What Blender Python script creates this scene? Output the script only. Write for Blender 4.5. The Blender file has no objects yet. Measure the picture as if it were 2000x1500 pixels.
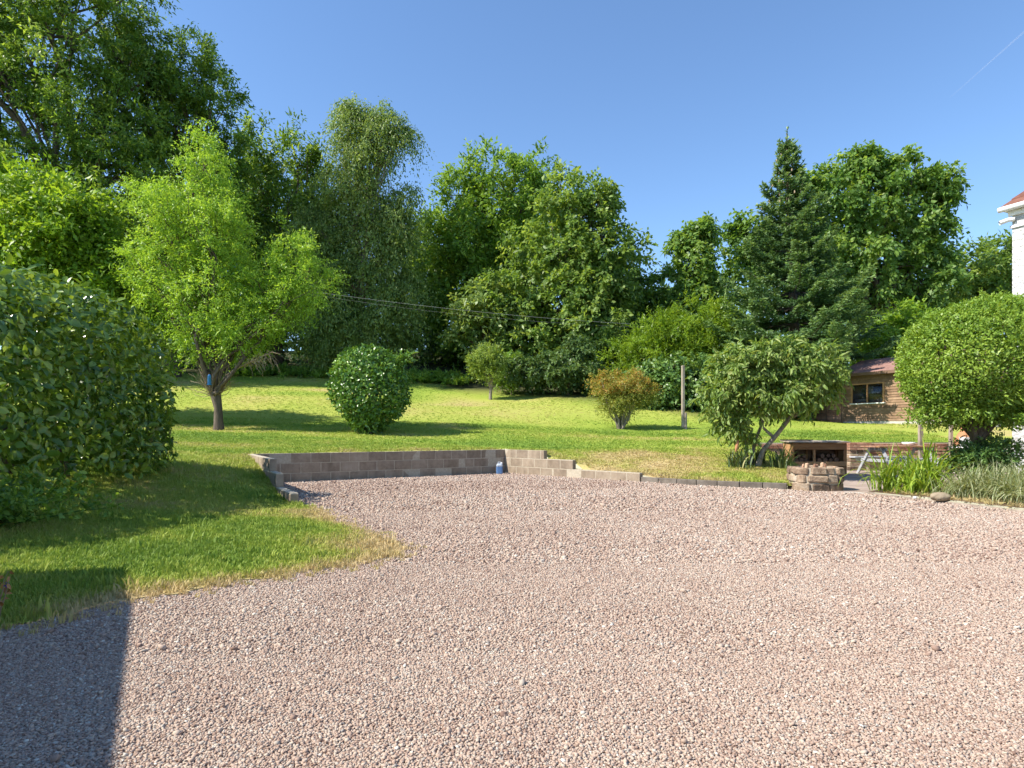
import bpy, bmesh, math, random
import numpy as np
from mathutils import Vector, Matrix
from mathutils.geometry import delaunay_2d_cdt

# ------------------------------------------------------------------ camera, sky, sun, exposure
scene = bpy.context.scene
COL = scene.collection
EYE, FPX, HOR = 1.1, 1250.0, 845.0          # eye height, focal length and horizon row (2000 px wide picture)
cam_d = bpy.data.cameras.new('camera'); cam = bpy.data.objects.new('camera', cam_d); COL.objects.link(cam)
cam.location = (0, 0, EYE); cam.rotation_euler = (math.radians(90), 0, 0)
cam_d.sensor_width = 36; cam_d.lens = 36 * FPX / 2000; cam_d.shift_y = (HOR - 750) / 2000
cam_d.clip_start = 0.05; cam_d.clip_end = 30000
scene.camera = cam

SUN_EL = 46.0
SHADOW = np.array([1.0, 0.34]); SHADOW /= np.linalg.norm(SHADOW)      # where shadows fall on the ground
world = bpy.data.worlds.new('World'); scene.world = world; world.use_nodes = True
wn, wl = world.node_tree.nodes, world.node_tree.links
bg = wn['Background']
sky = wn.new('ShaderNodeTexSky'); sky.sky_type = 'NISHITA'; sky.sun_disc = False
sky.sun_elevation = math.radians(SUN_EL)
sky.sun_rotation = math.atan2(-SHADOW[0], -SHADOW[1])
sky.air_density = 1.0; sky.dust_density = 0.1; sky.ozone_density = 4.0; sky.altitude = 50
hsv = wn.new('ShaderNodeHueSaturation'); hsv.inputs['Saturation'].default_value = 1.05
wl.new(sky.outputs[0], hsv.inputs['Color']); wl.new(hsv.outputs[0], bg.inputs[0]); bg.inputs[1].default_value = 0.11
sun_d = bpy.data.lights.new('sun', 'SUN'); sun = bpy.data.objects.new('sun', sun_d); COL.objects.link(sun)
sun_d.energy = 4.0; sun_d.angle = math.radians(0.5); sun_d.color = (1.0, 0.93, 0.82)
ce = math.cos(math.radians(SUN_EL))
SUNRAY = Vector((SHADOW[0] * ce, SHADOW[1] * ce, -math.sin(math.radians(SUN_EL))))
sun.rotation_euler = SUNRAY.to_track_quat('-Z', 'Y').to_euler(); sun.location = (-30, 10, 40)
scene.view_settings.view_transform = 'Standard'; scene.view_settings.look = 'None'
scene.view_settings.gamma = 1.0; scene.view_settings.use_curve_mapping = False
scene.view_settings.exposure = 1.15
scene.cycles.max_bounces = 5; scene.cycles.diffuse_bounces = 3; scene.cycles.transparent_max_bounces = 8
scene.cycles.transmission_bounces = 4; scene.cycles.glossy_bounces = 2
scene.cycles.use_adaptive_sampling = True; scene.cycles.adaptive_threshold = 0.02

# ------------------------------------------------------------------ helpers
def at(px, py, Y):
    return np.array([(px - 1000) / FPX * Y, Y, EYE - (py - HOR) / FPX * Y])

def RNG(s): return np.random.default_rng(s)

def tag(o, label=None, cat=None, group=None, kind=None):
    if label: o['label'] = label
    if cat: o['category'] = cat
    if group: o['group'] = group
    if kind: o['kind'] = kind
    return o

def empty(name, loc, label=None, cat=None, group=None):
    o = bpy.data.objects.new(name, None); COL.objects.link(o); o.location = tuple(float(v) for v in loc)
    o.empty_display_size = 0.2
    return tag(o, label, cat, group)

def mesh_np(name, V, F, attrs=None, smooth=False):
    V = np.asarray(V, dtype=np.float32).reshape(-1, 3); F = np.asarray(F, dtype=np.int32)
    k = F.shape[1]; n = F.shape[0]
    me = bpy.data.meshes.new(name)
    me.vertices.add(len(V)); me.vertices.foreach_set('co', V.ravel())
    me.loops.add(n * k); me.loops.foreach_set('vertex_index', F.ravel())
    me.polygons.add(n); me.polygons.foreach_set('loop_start', np.arange(0, n * k, k, dtype=np.int32))
    if smooth: me.polygons.foreach_set('use_smooth', np.ones(n, dtype=bool))
    me.update(calc_edges=True)
    for an, (dom, arr) in (attrs or {}).items():
        a = me.attributes.new(an, 'FLOAT', dom); a.data.foreach_set('value', np.asarray(arr, dtype=np.float32))
    return me

def link(name, me, mat, parent=None):
    o = bpy.data.objects.new(name, me); COL.objects.link(o)
    if mat is not None and not me.materials: me.materials.append(mat)
    if parent is not None: o.parent = parent
    return o

def top_of(p):
    v = Vector((0, 0, 0))
    while p is not None: v += p.location; p = p.parent
    return np.array(v)

def part(name, V, F, mat, parent=None, attrs=None, smooth=False):
    """mesh given in world coordinates, hung under parent (parents are only moved, never turned)"""
    V = np.asarray(V, dtype=float).reshape(-1, 3)
    if parent is not None: V = V - top_of(parent)
    return link(name, mesh_np(name, V, F, attrs, smooth), mat, parent)

def pypart(name, V, faces, mat, parent=None, smooth=False):
    V = np.asarray(V, dtype=float).reshape(-1, 3)
    if parent is not None: V = V - top_of(parent)
    me = bpy.data.meshes.new(name); me.from_pydata(V.tolist(), [], [list(f) for f in faces])
    if smooth: me.polygons.foreach_set('use_smooth', np.ones(len(me.polygons), dtype=bool))
    me.update()
    return link(name, me, mat, parent)

class Frame:
    """local (u along, v back, z up) to world: rotation about z only"""
    def __init__(s, origin, d):
        d = np.array(d[:2], float); d /= np.linalg.norm(d)
        s.o = np.array([origin[0], origin[1], origin[2] if len(origin) > 2 else 0.0]); s.u = np.array([d[0], d[1], 0]); s.v = np.array([-d[1], d[0], 0])
        s.ang = math.atan2(d[1], d[0])
    def __call__(s, P):
        P = np.asarray(P, float).reshape(-1, 3)
        return s.o + P[:, :1] * s.u + P[:, 1:2] * s.v + P[:, 2:] * np.array([0, 0, 1.0])

BOXF = [(0, 3, 2, 1), (4, 5, 6, 7), (0, 1, 5, 4), (1, 2, 6, 5), (2, 3, 7, 6), (3, 0, 4, 7)]
def boxv(x0, x1, y0, y1, z0, z1):
    return np.array([(x0, y0, z0), (x1, y0, z0), (x1, y1, z0), (x0, y1, z0), (x0, y0, z1), (x1, y0, z1), (x1, y1, z1), (x0, y1, z1)], float)

_bcache = {}
def chamfer_mesh(sx, sy, sz, b=0.006, jit=0.0, seed=0, key='box'):
    """bevelled box centred in x and y, standing on z = 0"""
    k = (round(sx, 3), round(sy, 3), round(sz, 3), round(b, 4), round(jit, 4), seed, key)
    if k in _bcache: return _bcache[k]
    bm = bmesh.new(); bmesh.ops.create_cube(bm, size=1)
    for v in bm.verts: v.co = Vector((v.co.x * sx, v.co.y * sy, (v.co.z + .5) * sz))
    if jit:
        r = RNG(seed)
        for v in bm.verts: v.co += Vector(r.normal(0, jit, 3).tolist())
    bmesh.ops.bevel(bm, geom=bm.edges[:], offset=b, segments=1, affect='EDGES', clamp_overlap=True)
    if jit:
        for v in bm.verts: v.co += Vector(r.normal(0, jit * .35, 3).tolist())
    me = bpy.data.meshes.new(key); bm.to_mesh(me); bm.free(); _bcache[k] = me
    return me

def piece(name, me, mat, parent, loc, rotz=0.0, tilt=(0, 0)):
    """child object at a world place, sharing mesh data"""
    if mat is not None and not me.materials: me.materials.append(mat)
    o = bpy.data.objects.new(name, me); COL.objects.link(o)
    l = np.asarray(loc, float)
    if parent is not None: o.parent = parent; l = l - top_of(parent)
    o.location = l.tolist(); o.rotation_euler = (tilt[0], tilt[1], rotz)
    return o

def bar(name, F, x0, x1, y0, y1, z0, z1, mat, parent, b=0.004):
    """box in frame F, bevelled"""
    me = chamfer_mesh(x1 - x0, y1 - y0, z1 - z0, b, key=name)
    c = F([((x0 + x1) / 2, (y0 + y1) / 2, z0)])[0]
    me2 = me if (not me.materials or me.materials[0] == mat) else me.copy()
    if me2 is not me: me2.materials.clear()
    return piece(name, me2, mat, parent, c, F.ang)

def tubes(paths, sides=6):
    """list of (points, radii) -> one tapered tube mesh (V, F)"""
    Vs, Fs, off = [], [], 0
    for P, R in paths:
        P = np.asarray(P, float); R = np.asarray(R, float); n = len(P)
        T = np.gradient(P, axis=0); T /= np.linalg.norm(T, axis=1)[:, None] + 1e-9
        ref = np.array([0, 0, 1.0]) if abs(T[:, 2]).mean() < .8 else np.array([1.0, 0, 0])
        A = np.cross(T, ref); A /= np.linalg.norm(A, axis=1)[:, None] + 1e-9; B = np.cross(T, A)
        th = np.arange(sides) * 2 * np.pi / sides
        ring = P[:, None] + R[:, None, None] * (np.cos(th)[None, :, None] * A[:, None] + np.sin(th)[None, :, None] * B[:, None])
        Vs.append(ring.reshape(-1, 3))
        i = np.arange(n - 1)[:, None] * sides; j = np.arange(sides)[None]; j2 = (j + 1) % sides
        q = np.stack([i + j, i + j2, i + sides + j2, i + sides + j], -1).reshape(-1, 4) + off
        Fs.append(q); off += n * sides
    return np.concatenate(Vs), np.concatenate(Fs)

def wander(p0, p1, n, amp, rng, sag=0.0):
    t = np.linspace(0, 1, n)[:, None]; P = p0 * (1 - t) + p1 * t
    L = np.linalg.norm(p1 - p0)
    w = np.cumsum(rng.normal(0, 1, (n, 3)), 0); w -= w[0]; w -= t * w[-1]
    P = P + w * amp * L / max(n, 2) ** .5
    P[:, 2] += sag * L * (t * (1 - t) * 4)[:, 0]
    return P

def unit(v): return v / (np.linalg.norm(v, axis=-1, keepdims=True) + 1e-9)

def vnoise(x, y, s, seed=0):
    x = np.asarray(x, float) / s; y = np.asarray(y, float) / s
    xi = np.floor(x).astype(np.int64); yi = np.floor(y).astype(np.int64); fx = x - xi; fy = y - yi
    fx = fx * fx * (3 - 2 * fx); fy = fy * fy * (3 - 2 * fy)
    def h(a, b):
        n = (a * 374761393 + b * 668265263 + seed * 974711) & 0x7fffffff
        n = ((n ^ (n >> 13)) * 1274126177) & 0x7fffffff
        return ((n ^ (n >> 16)) & 0xffff) / 65535.0
    return (h(xi, yi) * (1 - fx) + h(xi + 1, yi) * fx) * (1 - fy) + (h(xi, yi + 1) * (1 - fx) + h(xi + 1, yi + 1) * fx) * fy

def seg_dist(x, y, poly, closed=False):
    P = np.array(poly, float); best = np.full(np.shape(x), 1e9)
    n = len(P)
    for i in range(n if closed else n - 1):
        a, b = P[i], P[(i + 1) % n]; d = b - a
        t = np.clip(((x - a[0]) * d[0] + (y - a[1]) * d[1]) / (d @ d), 0, 1)
        best = np.minimum(best, np.hypot(x - a[0] - t * d[0], y - a[1] - t * d[1]))
    return best

def inside(x, y, poly):
    x = np.asarray(x); y = np.asarray(y); r = np.zeros(x.shape, bool); n = len(poly)
    for i in range(n):
        (x0, y0), (x1, y1) = poly[i], poly[(i + 1) % n]
        if y0 == y1: continue
        c = ((y0 > y) != (y1 > y)) & (x < (x1 - x0) * (y - y0) / (y1 - y0) + x0)
        r ^= c
    return r

# ------------------------------------------------------------------ materials
def mat_new(name):
    m = bpy.data.materials.new(name); m.use_nodes = True
    return m, m.node_tree.nodes, m.node_tree.links, m.node_tree.nodes['Principled BSDF']

def ramp(nodes, stops, interp='LINEAR'):
    r = nodes.new('ShaderNodeValToRGB'); r.color_ramp.interpolation = interp
    e = r.color_ramp.elements
    while len(e) < len(stops): e.new(0.5)
    for i, (p, c) in enumerate(stops): e[i].position = p; e[i].color = (*c, 1)
    return r

def m_plain(name, stops, scale=8.0, rough=.8, bump=.3, bscale=40.0, coord='Object', stretch=(1, 1, 1), rnd=0.0, detail=6, spec=.3, dist=.01):
    """noise-driven colour between stops, with fine relief; rnd mixes a per-object shift"""
    m, n, l, p = mat_new(name)
    tc = n.new('ShaderNodeTexCoord'); mp = n.new('ShaderNodeMapping'); mp.inputs['Scale'].default_value = stretch
    l.new(tc.outputs[coord], mp.inputs[0])
    no = n.new('ShaderNodeTexNoise'); no.inputs['Scale'].default_value = scale; no.inputs['Detail'].default_value = detail; no.inputs['Roughness'].default_value = .65
    l.new(mp.outputs[0], no.inputs['Vector'])
    r = ramp(n, stops); v = no.outputs[0]
    if rnd:
        oi = n.new('ShaderNodeObjectInfo'); ma = n.new('ShaderNodeMath'); ma.operation = 'MULTIPLY_ADD'
        l.new(oi.outputs['Random'], ma.inputs[0]); ma.inputs[1].default_value = rnd; l.new(v, ma.inputs[2])
        m2 = n.new('ShaderNodeMath'); m2.operation = 'SUBTRACT'; l.new(ma.outputs[0], m2.inputs[0]); m2.inputs[1].default_value = rnd / 2; v = m2.outputs[0]
        # different grain on each piece
        l.new(oi.outputs['Random'], mp.inputs['Location'])
    l.new(v, r.inputs[0]); l.new(r.outputs[0], p.inputs['Base Color'])
    p.inputs['Roughness'].default_value = rough; p.inputs['Specular IOR Level'].default_value = spec
    if bump:
        b = n.new('ShaderNodeBump'); b.inputs['Strength'].default_value = bump; b.inputs['Distance'].default_value = dist
        n2 = n.new('ShaderNodeTexNoise'); n2.inputs['Scale'].default_value = bscale; n2.inputs['Detail'].default_value = 8
        l.new(mp.outputs[0], n2.inputs['Vector']); l.new(n2.outputs[0], b.inputs['Height']); l.new(b.outputs[0], p.inputs['Normal'])
    return m

def m_leaf(name, c0, c1, c2, trans=.35, tcol=None, rough=.45, spec=.35, kind='GEOMETRY'):
    m, n, l, p = mat_new(name)
    a = n.new('ShaderNodeAttribute'); a.attribute_name = 'var'; a.attribute_type = kind
    if kind == 'OBJECT':
        a = n.new('ShaderNodeObjectInfo'); src = a.outputs['Random']
    else: src = a.outputs['Fac']
    r = ramp(n, [(0, c0), (.5, c1), (1, c2)]); l.new(src, r.inputs[0])
    l.new(r.outputs[0], p.inputs['Base Color']); p.inputs['Roughness'].default_value = rough; p.inputs['Specular IOR Level'].default_value = spec
    t = n.new('ShaderNodeBsdfTranslucent'); hs = n.new('ShaderNodeMix'); hs.data_type = 'RGBA'; hs.blend_type = 'MULTIPLY'; hs.inputs[0].default_value = 1
    l.new(r.outputs[0], hs.inputs[6]); hs.inputs[7].default_value = (*(tcol or (1.5, 1.35, .6)), 1)
    l.new(hs.outputs[2], t.inputs[0])
    mx = n.new('ShaderNodeMixShader'); mx.inputs[0].default_value = trans
    l.new(p.outputs[0], mx.inputs[1]); l.new(t.outputs[0], mx.inputs[2]); l.new(mx.outputs[0], n['Material Output'].inputs[0])
    return m

M = {}
M['bark'] = m_plain('bark', [(.3, (.06, .045, .035)), (.7, (.16, .125, .095))], 14, .9, .8, 30, stretch=(1, 1, .25))
M['bark_pale'] = m_plain('bark_pale', [(.3, (.16, .13, .10)), (.7, (.34, .29, .23))], 14, .9, .6, 30, stretch=(1, 1, .3))
M['twig_dry'] = m_plain('twig_dry', [(.3, (.22, .16, .10)), (.7, (.42, .33, .22))], 10, .9, 0)
M['block'] = m_plain('concrete_block', [(.15, (.205, .158, .115)), (.42, (.295, .232, .168)), (.6, (.355, .285, .210)), (.85, (.42, .352, .268))], 5, .92, .4, 130, rnd=.16)
M['kerb'] = m_plain('kerb_concrete', [(.2, (.10, .085, .07)), (.5, (.17, .145, .12)), (.85, (.26, .225, .185))], 6, .92, .4, 120, rnd=.25)
M['mortar'] = m_plain('mortar', [(.3, (.36, .31, .23)), (.7, (.50, .44, .34))], 20, .95, .4, 90)
M['stone'] = m_plain('sandstone', [(.22, (.10, .075, .055)), (.42, (.25, .17, .115)), (.6, (.38, .28, .19)), (.85, (.47, .39, .30))], 9, .9, .7, 45, rnd=.5, dist=.02)
M['stone_red'] = m_plain('red_stone', [(.2, (.20, .105, .065)), (.5, (.42, .24, .15)), (.8, (.54, .38, .25))], 6, .9, .7, 45, rnd=.5, dist=.02)
M['brick'] = m_plain('brick', [(.2, (.22, .10, .065)), (.5, (.40, .20, .13)), (.8, (.50, .32, .22))], 9, .9, .5, 80, rnd=.5)
M['river_stone'] = m_plain('river_stone', [(.2, (.22, .17, .11)), (.8, (.42, .34, .24))], 5, .8, .3, 60)
M['white_pebble'] = m_plain('white_pebble', [(.2, (.7, .68, .64)), (.8, (.8, .79, .76))], 5, .7, .2, 60)
M['soil'] = m_plain('soil', [(.25, (.09, .06, .04)), (.6, (.19, .125, .08)), (.85, (.33, .24, .16))], 6, .95, 1.0, 25, dist=.03)
M['paving'] = m_plain('paving', [(.2, (.28, .21, .17)), (.6, (.40, .32, .27)), (.9, (.47, .39, .33))], 2.2, .9, .4, 60)
M['timber_grey'] = m_plain('weathered_timber', [(.25, (.24, .19, .15)), (.75, (.46, .39, .32))], 9, .85, .4, 40, stretch=(1, 1, .12), rnd=.3)
M['timber_brown'] = m_plain('brown_timber', [(.25, (.24, .12, .055)), (.75, (.46, .265, .13))], 7, .8, .35, 40, stretch=(.15, 1, 1), rnd=.35)
M['cladding'] = m_plain('cladding', [(.2, (.15, .090, .052)), (.5, (.255, .160, .095)), (.85, (.37, .245, .155))], 5, .75, .35, 50, stretch=(.18, 1, 1), rnd=.4)
M['cladding_dark'] = m_plain('dark_timber', [(.25, (.11, .065, .045)), (.75, (.20, .125, .085))], 6, .8, .3, 40, stretch=(.2, 1, 1), rnd=.2)
M['fence'] = m_plain('fence_timber', [(.2, (.26, .13, .08)), (.5, (.43, .235, .15)), (.85, (.55, .36, .25))], 5, .8, .35, 50, stretch=(.2, 1, 1), rnd=.4)
M['white_paint'] = m_plain('white_paint', [(.2, (.70, .70, .69)), (.8, (.80, .80, .79))], 8, .5, .1, 40)
M['grey_paint'] = m_plain('grey_paint', [(.2, (.30, .31, .33)), (.8, (.44, .45, .47))], 8, .7, .2, 40)
M['render_white'] = m_plain('white_roughcast', [(.2, (.50, .50, .50)), (.8, (.66, .66, .65))], 9, .9, 1.0, 14, dist=.06)
M['roof_tile'] = m_plain('roof_tile', [(.2, (.11, .050, .036)), (.5, (.18, .078, .055)), (.85, (.26, .135, .10))], 8, .85, .4, 50, rnd=.5)
M['roof_felt'] = m_plain('roof_felt', [(.2, (.22, .12, .095)), (.5, (.31, .175, .145)), (.85, (.39, .25, .215))], 10, .9, .5, 90)
M['concrete'] = m_plain('concrete', [(.2, (.38, .35, .31)), (.8, (.56, .53, .48))], 5, .9, .4, 60)
M['black'] = m_plain('black_rubber', [(.2, (.012, .012, .014)), (.8, (.03, .03, .035))], 8, .6, 0)
M['gutter'] = m_plain('gutter', [(.2, (.68, .68, .67)), (.8, (.76, .76, .75))], 8, .4, 0)
M['dark_inside'] = m_plain('dark_interior', [(.2, (.03, .024, .018)), (.8, (.06, .05, .04))], 4, .9, .2, 30)
M['terracotta'] = m_plain('terracotta', [(.2, (.34, .15, .07)), (.8, (.48, .24, .12))], 6, .8, .3, 40)
M['cable'] = m_plain('cable', [(.2, (.28, .28, .28)), (.8, (.34, .34, .34))], 8, .6, 0)
def m_glass():
    m, n, l, p = mat_new('window_glass')
    p.inputs['Base Color'].default_value = (.02, .028, .03, 1); p.inputs['Roughness'].default_value = .04; p.inputs['Specular IOR Level'].default_value = .8
    t = n.new('ShaderNodeBsdfTransparent'); mx = n.new('ShaderNodeMixShader'); mx.inputs[0].default_value = .55
    l.new(t.outputs[0], mx.inputs[1]); l.new(p.outputs[0], mx.inputs[2]); l.new(mx.outputs[0], n['Material Output'].inputs[0])
    return m
M['glass'] = m_glass()
def m_plastic(name, col, trans):
    m, n, l, p = mat_new(name); p.inputs['Base Color'].default_value = (*col, 1); p.inputs['Roughness'].default_value = .35
    t = n.new('ShaderNodeBsdfTranslucent'); t.inputs[0].default_value = (*col, 1)
    mx = n.new('ShaderNodeMixShader'); mx.inputs[0].default_value = trans
    l.new(p.outputs[0], mx.inputs[1]); l.new(t.outputs[0], mx.inputs[2]); l.new(mx.outputs[0], n['Material Output'].inputs[0]); return m
M['blue_plastic'] = m_plastic('blue_plastic', (.16, .30, .55), .4)
M['pale_plastic'] = m_plastic('pale_plastic', (.55, .62, .70), .35)
M['feeder_blue'] = m_plastic('feeder_blue', (.03, .20, .50), .1)

# leaves: (dark, mid, light)
M['l_ash'] = m_leaf('leaf_ash', (0.078, 0.146, 0.025), (0.127, 0.236, 0.039), (0.333, 0.460, 0.092), 0.46)
M['l_ash2'] = m_leaf('leaf_ash_light', (0.104, 0.189, 0.030), (0.167, 0.305, 0.042), (0.310, 0.447, 0.069), 0.46)
M['l_elder'] = m_leaf('leaf_yellow_green', (0.118, 0.213, 0.023), (0.190, 0.333, 0.032), (0.333, 0.460, 0.057), 0.46)
M['l_willow'] = m_leaf('leaf_willow', (0.155, 0.285, 0.038), (0.275, 0.450, 0.058), (0.415, 0.580, 0.100), 0.48)
M['l_birch'] = m_leaf('leaf_birch', (0.110, 0.185, 0.050), (0.190, 0.285, 0.076), (0.350, 0.440, 0.145), 0.44)
M['l_syc'] = m_leaf('leaf_sycamore', (0.091, 0.168, 0.037), (0.146, 0.271, 0.053), (0.298, 0.409, 0.099), 0.46)
M['l_oak'] = m_leaf('leaf_maple', (0.106, 0.176, 0.039), (0.171, 0.284, 0.059), (0.330, 0.430, 0.106), 0.46)
M['l_ivy'] = m_leaf('leaf_ivy', (0.074, 0.142, 0.036), (0.120, 0.228, 0.058), (0.283, 0.402, 0.120), 0.32, rough=.35, spec=.5)
M['l_fir'] = m_leaf('leaf_fir', (0.045, 0.100, 0.036), (0.095, 0.185, 0.060), (0.260, 0.370, 0.120), 0.3)
M['l_gold'] = m_leaf('leaf_golden_conifer', (0.107, 0.190, 0.021), (0.172, 0.293, 0.028), (0.287, 0.402, 0.046), 0.46)
M['l_laurel'] = m_leaf('leaf_laurel', (0.040, 0.115, 0.022), (0.100, 0.215, 0.034), (0.220, 0.350, 0.060), .22, rough=.3, spec=.5)
M['l_camellia'] = m_leaf('leaf_camellia', (0.030, 0.082, 0.012), (0.105, 0.200, 0.026), (0.285, 0.400, 0.056), 0.28, rough=.28, spec=.55)
M['l_camellia_piece'] = m_leaf('leaf_camellia_single', (0.070, 0.150, 0.022), (0.150, 0.270, 0.038), (0.320, 0.440, 0.080), 0.3, rough=.28, spec=.55, kind='OBJECT')
M['l_privet'] = m_leaf('leaf_privet', (0.100, 0.190, 0.025), (0.190, 0.310, 0.036), (0.320, 0.430, 0.070), .32)
M['l_dog'] = m_leaf('leaf_dogwood', (0.089, 0.168, 0.036), (0.189, 0.289, 0.058), (0.389, 0.452, 0.158), 0.4)
M['l_dog_piece'] = m_leaf('leaf_dogwood_single', (0.110, 0.190, 0.040), (0.215, 0.315, 0.065), (0.400, 0.450, 0.165), .30, kind='OBJECT')
M['l_red'] = m_leaf('leaf_red_shrub', (0.150, 0.215, 0.036), (0.290, 0.340, 0.060), (0.620, 0.290, 0.085), 0.4, tcol=(1.4, 1.1, .6))
M['l_small'] = m_leaf('leaf_fruit_tree', (0.133, 0.217, 0.049), (0.233, 0.342, 0.075), (0.359, 0.451, 0.117), 0.42)
M['l_lily'] = m_leaf('blade_lily', (0.130, 0.240, 0.022), (0.230, 0.350, 0.032), (0.360, 0.450, 0.060), .35, kind='OBJECT')
M['l_lily2'] = m_leaf('blade_lily_mass', (0.092, 0.190, 0.021), (0.172, 0.282, 0.030), (0.276, 0.368, 0.051), .35)
M['l_striped'] = m_leaf('blade_striped', (0.140, 0.190, 0.065), (0.300, 0.345, 0.170), (0.500, 0.510, 0.330), .35)
M['l_sword'] = m_leaf('blade_sword', (0.051, 0.090, 0.032), (0.109, 0.157, 0.052), (0.377, 0.348, 0.152), .2)
M['l_weed'] = m_leaf('leaf_weed', (0.087, 0.189, 0.029), (0.167, 0.297, 0.043), (0.275, 0.399, 0.072), .35)
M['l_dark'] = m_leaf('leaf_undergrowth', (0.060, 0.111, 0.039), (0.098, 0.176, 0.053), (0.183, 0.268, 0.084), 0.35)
M['l_orange'] = m_leaf('leaf_orange', (.22, .10, .035), (.36, .17, .055), (.48, .27, .11), .3, tcol=(1.2, 1, .7))
M['l_purple'] = m_leaf('petal_purple', (0.080, 0.030, 0.160), (0.120, 0.050, 0.240), (0.180, 0.080, 0.320), .2, tcol=(1, 1, 1))

def stain(m, scale=1.3, lo=.62, stretch=(1, 1, .5)):
    """weather stains of their own shape laid over a whole wall"""
    n, l = m.node_tree.nodes, m.node_tree.links; p = n['Principled BSDF']; src = p.inputs['Base Color'].links[0].from_socket
    g = n.new('ShaderNodeNewGeometry'); mp = n.new('ShaderNodeMapping'); mp.inputs['Scale'].default_value = stretch; l.new(g.outputs['Position'], mp.inputs[0])
    no = n.new('ShaderNodeTexNoise'); no.inputs['Scale'].default_value = scale; no.inputs['Detail'].default_value = 7; no.inputs['Roughness'].default_value = .7; l.new(mp.outputs[0], no.inputs['Vector'])
    r = ramp(n, [(.36, (lo, lo * .98, lo * .95)), (.58, (1, 1, 1))]); l.new(no.outputs[0], r.inputs[0])
    mx = n.new('ShaderNodeMix'); mx.data_type = 'RGBA'; mx.blend_type = 'MULTIPLY'; mx.inputs[0].default_value = 1; l.new(src, mx.inputs[6]); l.new(r.outputs[0], mx.inputs[7]); l.new(mx.outputs[2], p.inputs['Base Color'])
for k_, s_, lo_, st_ in (('block', 2.2, .70, (1, 1, .6)), ('kerb', 2.5, .7, (1, 1, 1)), ('render_white', 1.5, .82, (1, 1, .3)), ('cladding', 1.6, .66, (1, 1, .35)), ('fence', 2, .65, (1, 1, .3)), ('stone', 5, .55, (1, 1, 1)), ('brick', 3, .65, (1, 1, 1)), ('roof_felt', 1.2, .7, (1, 1, 1)), ('timber_grey', 2, .7, (1, 1, 1)), ('paving', 1.2, .75, (1, 1, 1))): stain(M[k_], s_, lo_, st_)
# ------------------------------------------------------------------ plan of the garden (metres; the camera stands at 0, 0)
WL = [(-3.15, 9.45), (-5.55, 13.75)]                  # left wing of the block wall
WB = [(-5.55, 13.75), (-0.20, 17.40)]                 # back of the block wall
WR = [(-0.20, 17.40), (2.84, 14.20)]                  # right wing
KERB = [(2.84, 14.20), (3.45, 13.62), (4.12, 13.06), (4.80, 12.62), (5.42, 12.28)]
EDGE = [(6.36, 11.45), (6.66, 10.35), (7.05, 8.75), (9.2, 5.6), (12, 2.5)]
GRASS_EDGE = [(-7, -1.5), (-4.6, 1.6), (-3.6, 2.75), (-2.86, 3.57), (-2.66, 3.98), (-2.48, 4.22), (-2.09, 4.72), (-1.63, 5.09), (-1.28, 5.36), (-1.03, 5.75),
              (-1.10, 6.15), (-1.32, 6.6), (-1.60, 6.95), (-1.92, 7.43), (-2.28, 8.05), (-2.62, 8.7), (-3.02, 9.3), WL[0]]
_e = [tuple(p) for p in GRASS_EDGE]; _fine = []
for _i in range(len(_e) - 1):                          # the turf edge is ragged
    _a, _b = np.array(_e[_i]), np.array(_e[_i + 1]); _k = max(1, int(np.linalg.norm(_b - _a) / .07)); _n = np.array([-(_b - _a)[1], (_b - _a)[0]]) / np.linalg.norm(_b - _a)
    for _t in range(_k):
        _p = _a + (_b - _a) * _t / _k; _fine.append(tuple(_p + _n * (.13 * (vnoise(*_p, .26, 61) - .5) + .09 * (vnoise(*_p, .10, 62) - .5))))
GRASS_LINE = list(GRASS_EDGE); GRASS_EDGE = _fine + [_e[-1]]
DRIVE = [(-7, -7)] + GRASS_EDGE + [WL[1], WB[1], WR[1]] + KERB[1:] + EDGE + [(12, -7)]
PATIO = [KERB[-1], (6.55, 13.2), (6.95, 15.0), (7.0, 18.95), (14.0, 18.95), (14.0, 13.6), (9.2, 13.6), (7.5, 12.5), EDGE[0]]
BED = [EDGE[0], (7.5, 12.5), (9.2, 13.6), (14.0, 13.6), (14, 2.5)] + EDGE[::-1][:-1]
NOLAWN = DRIVE[:len(DRIVE) - 1]

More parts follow.
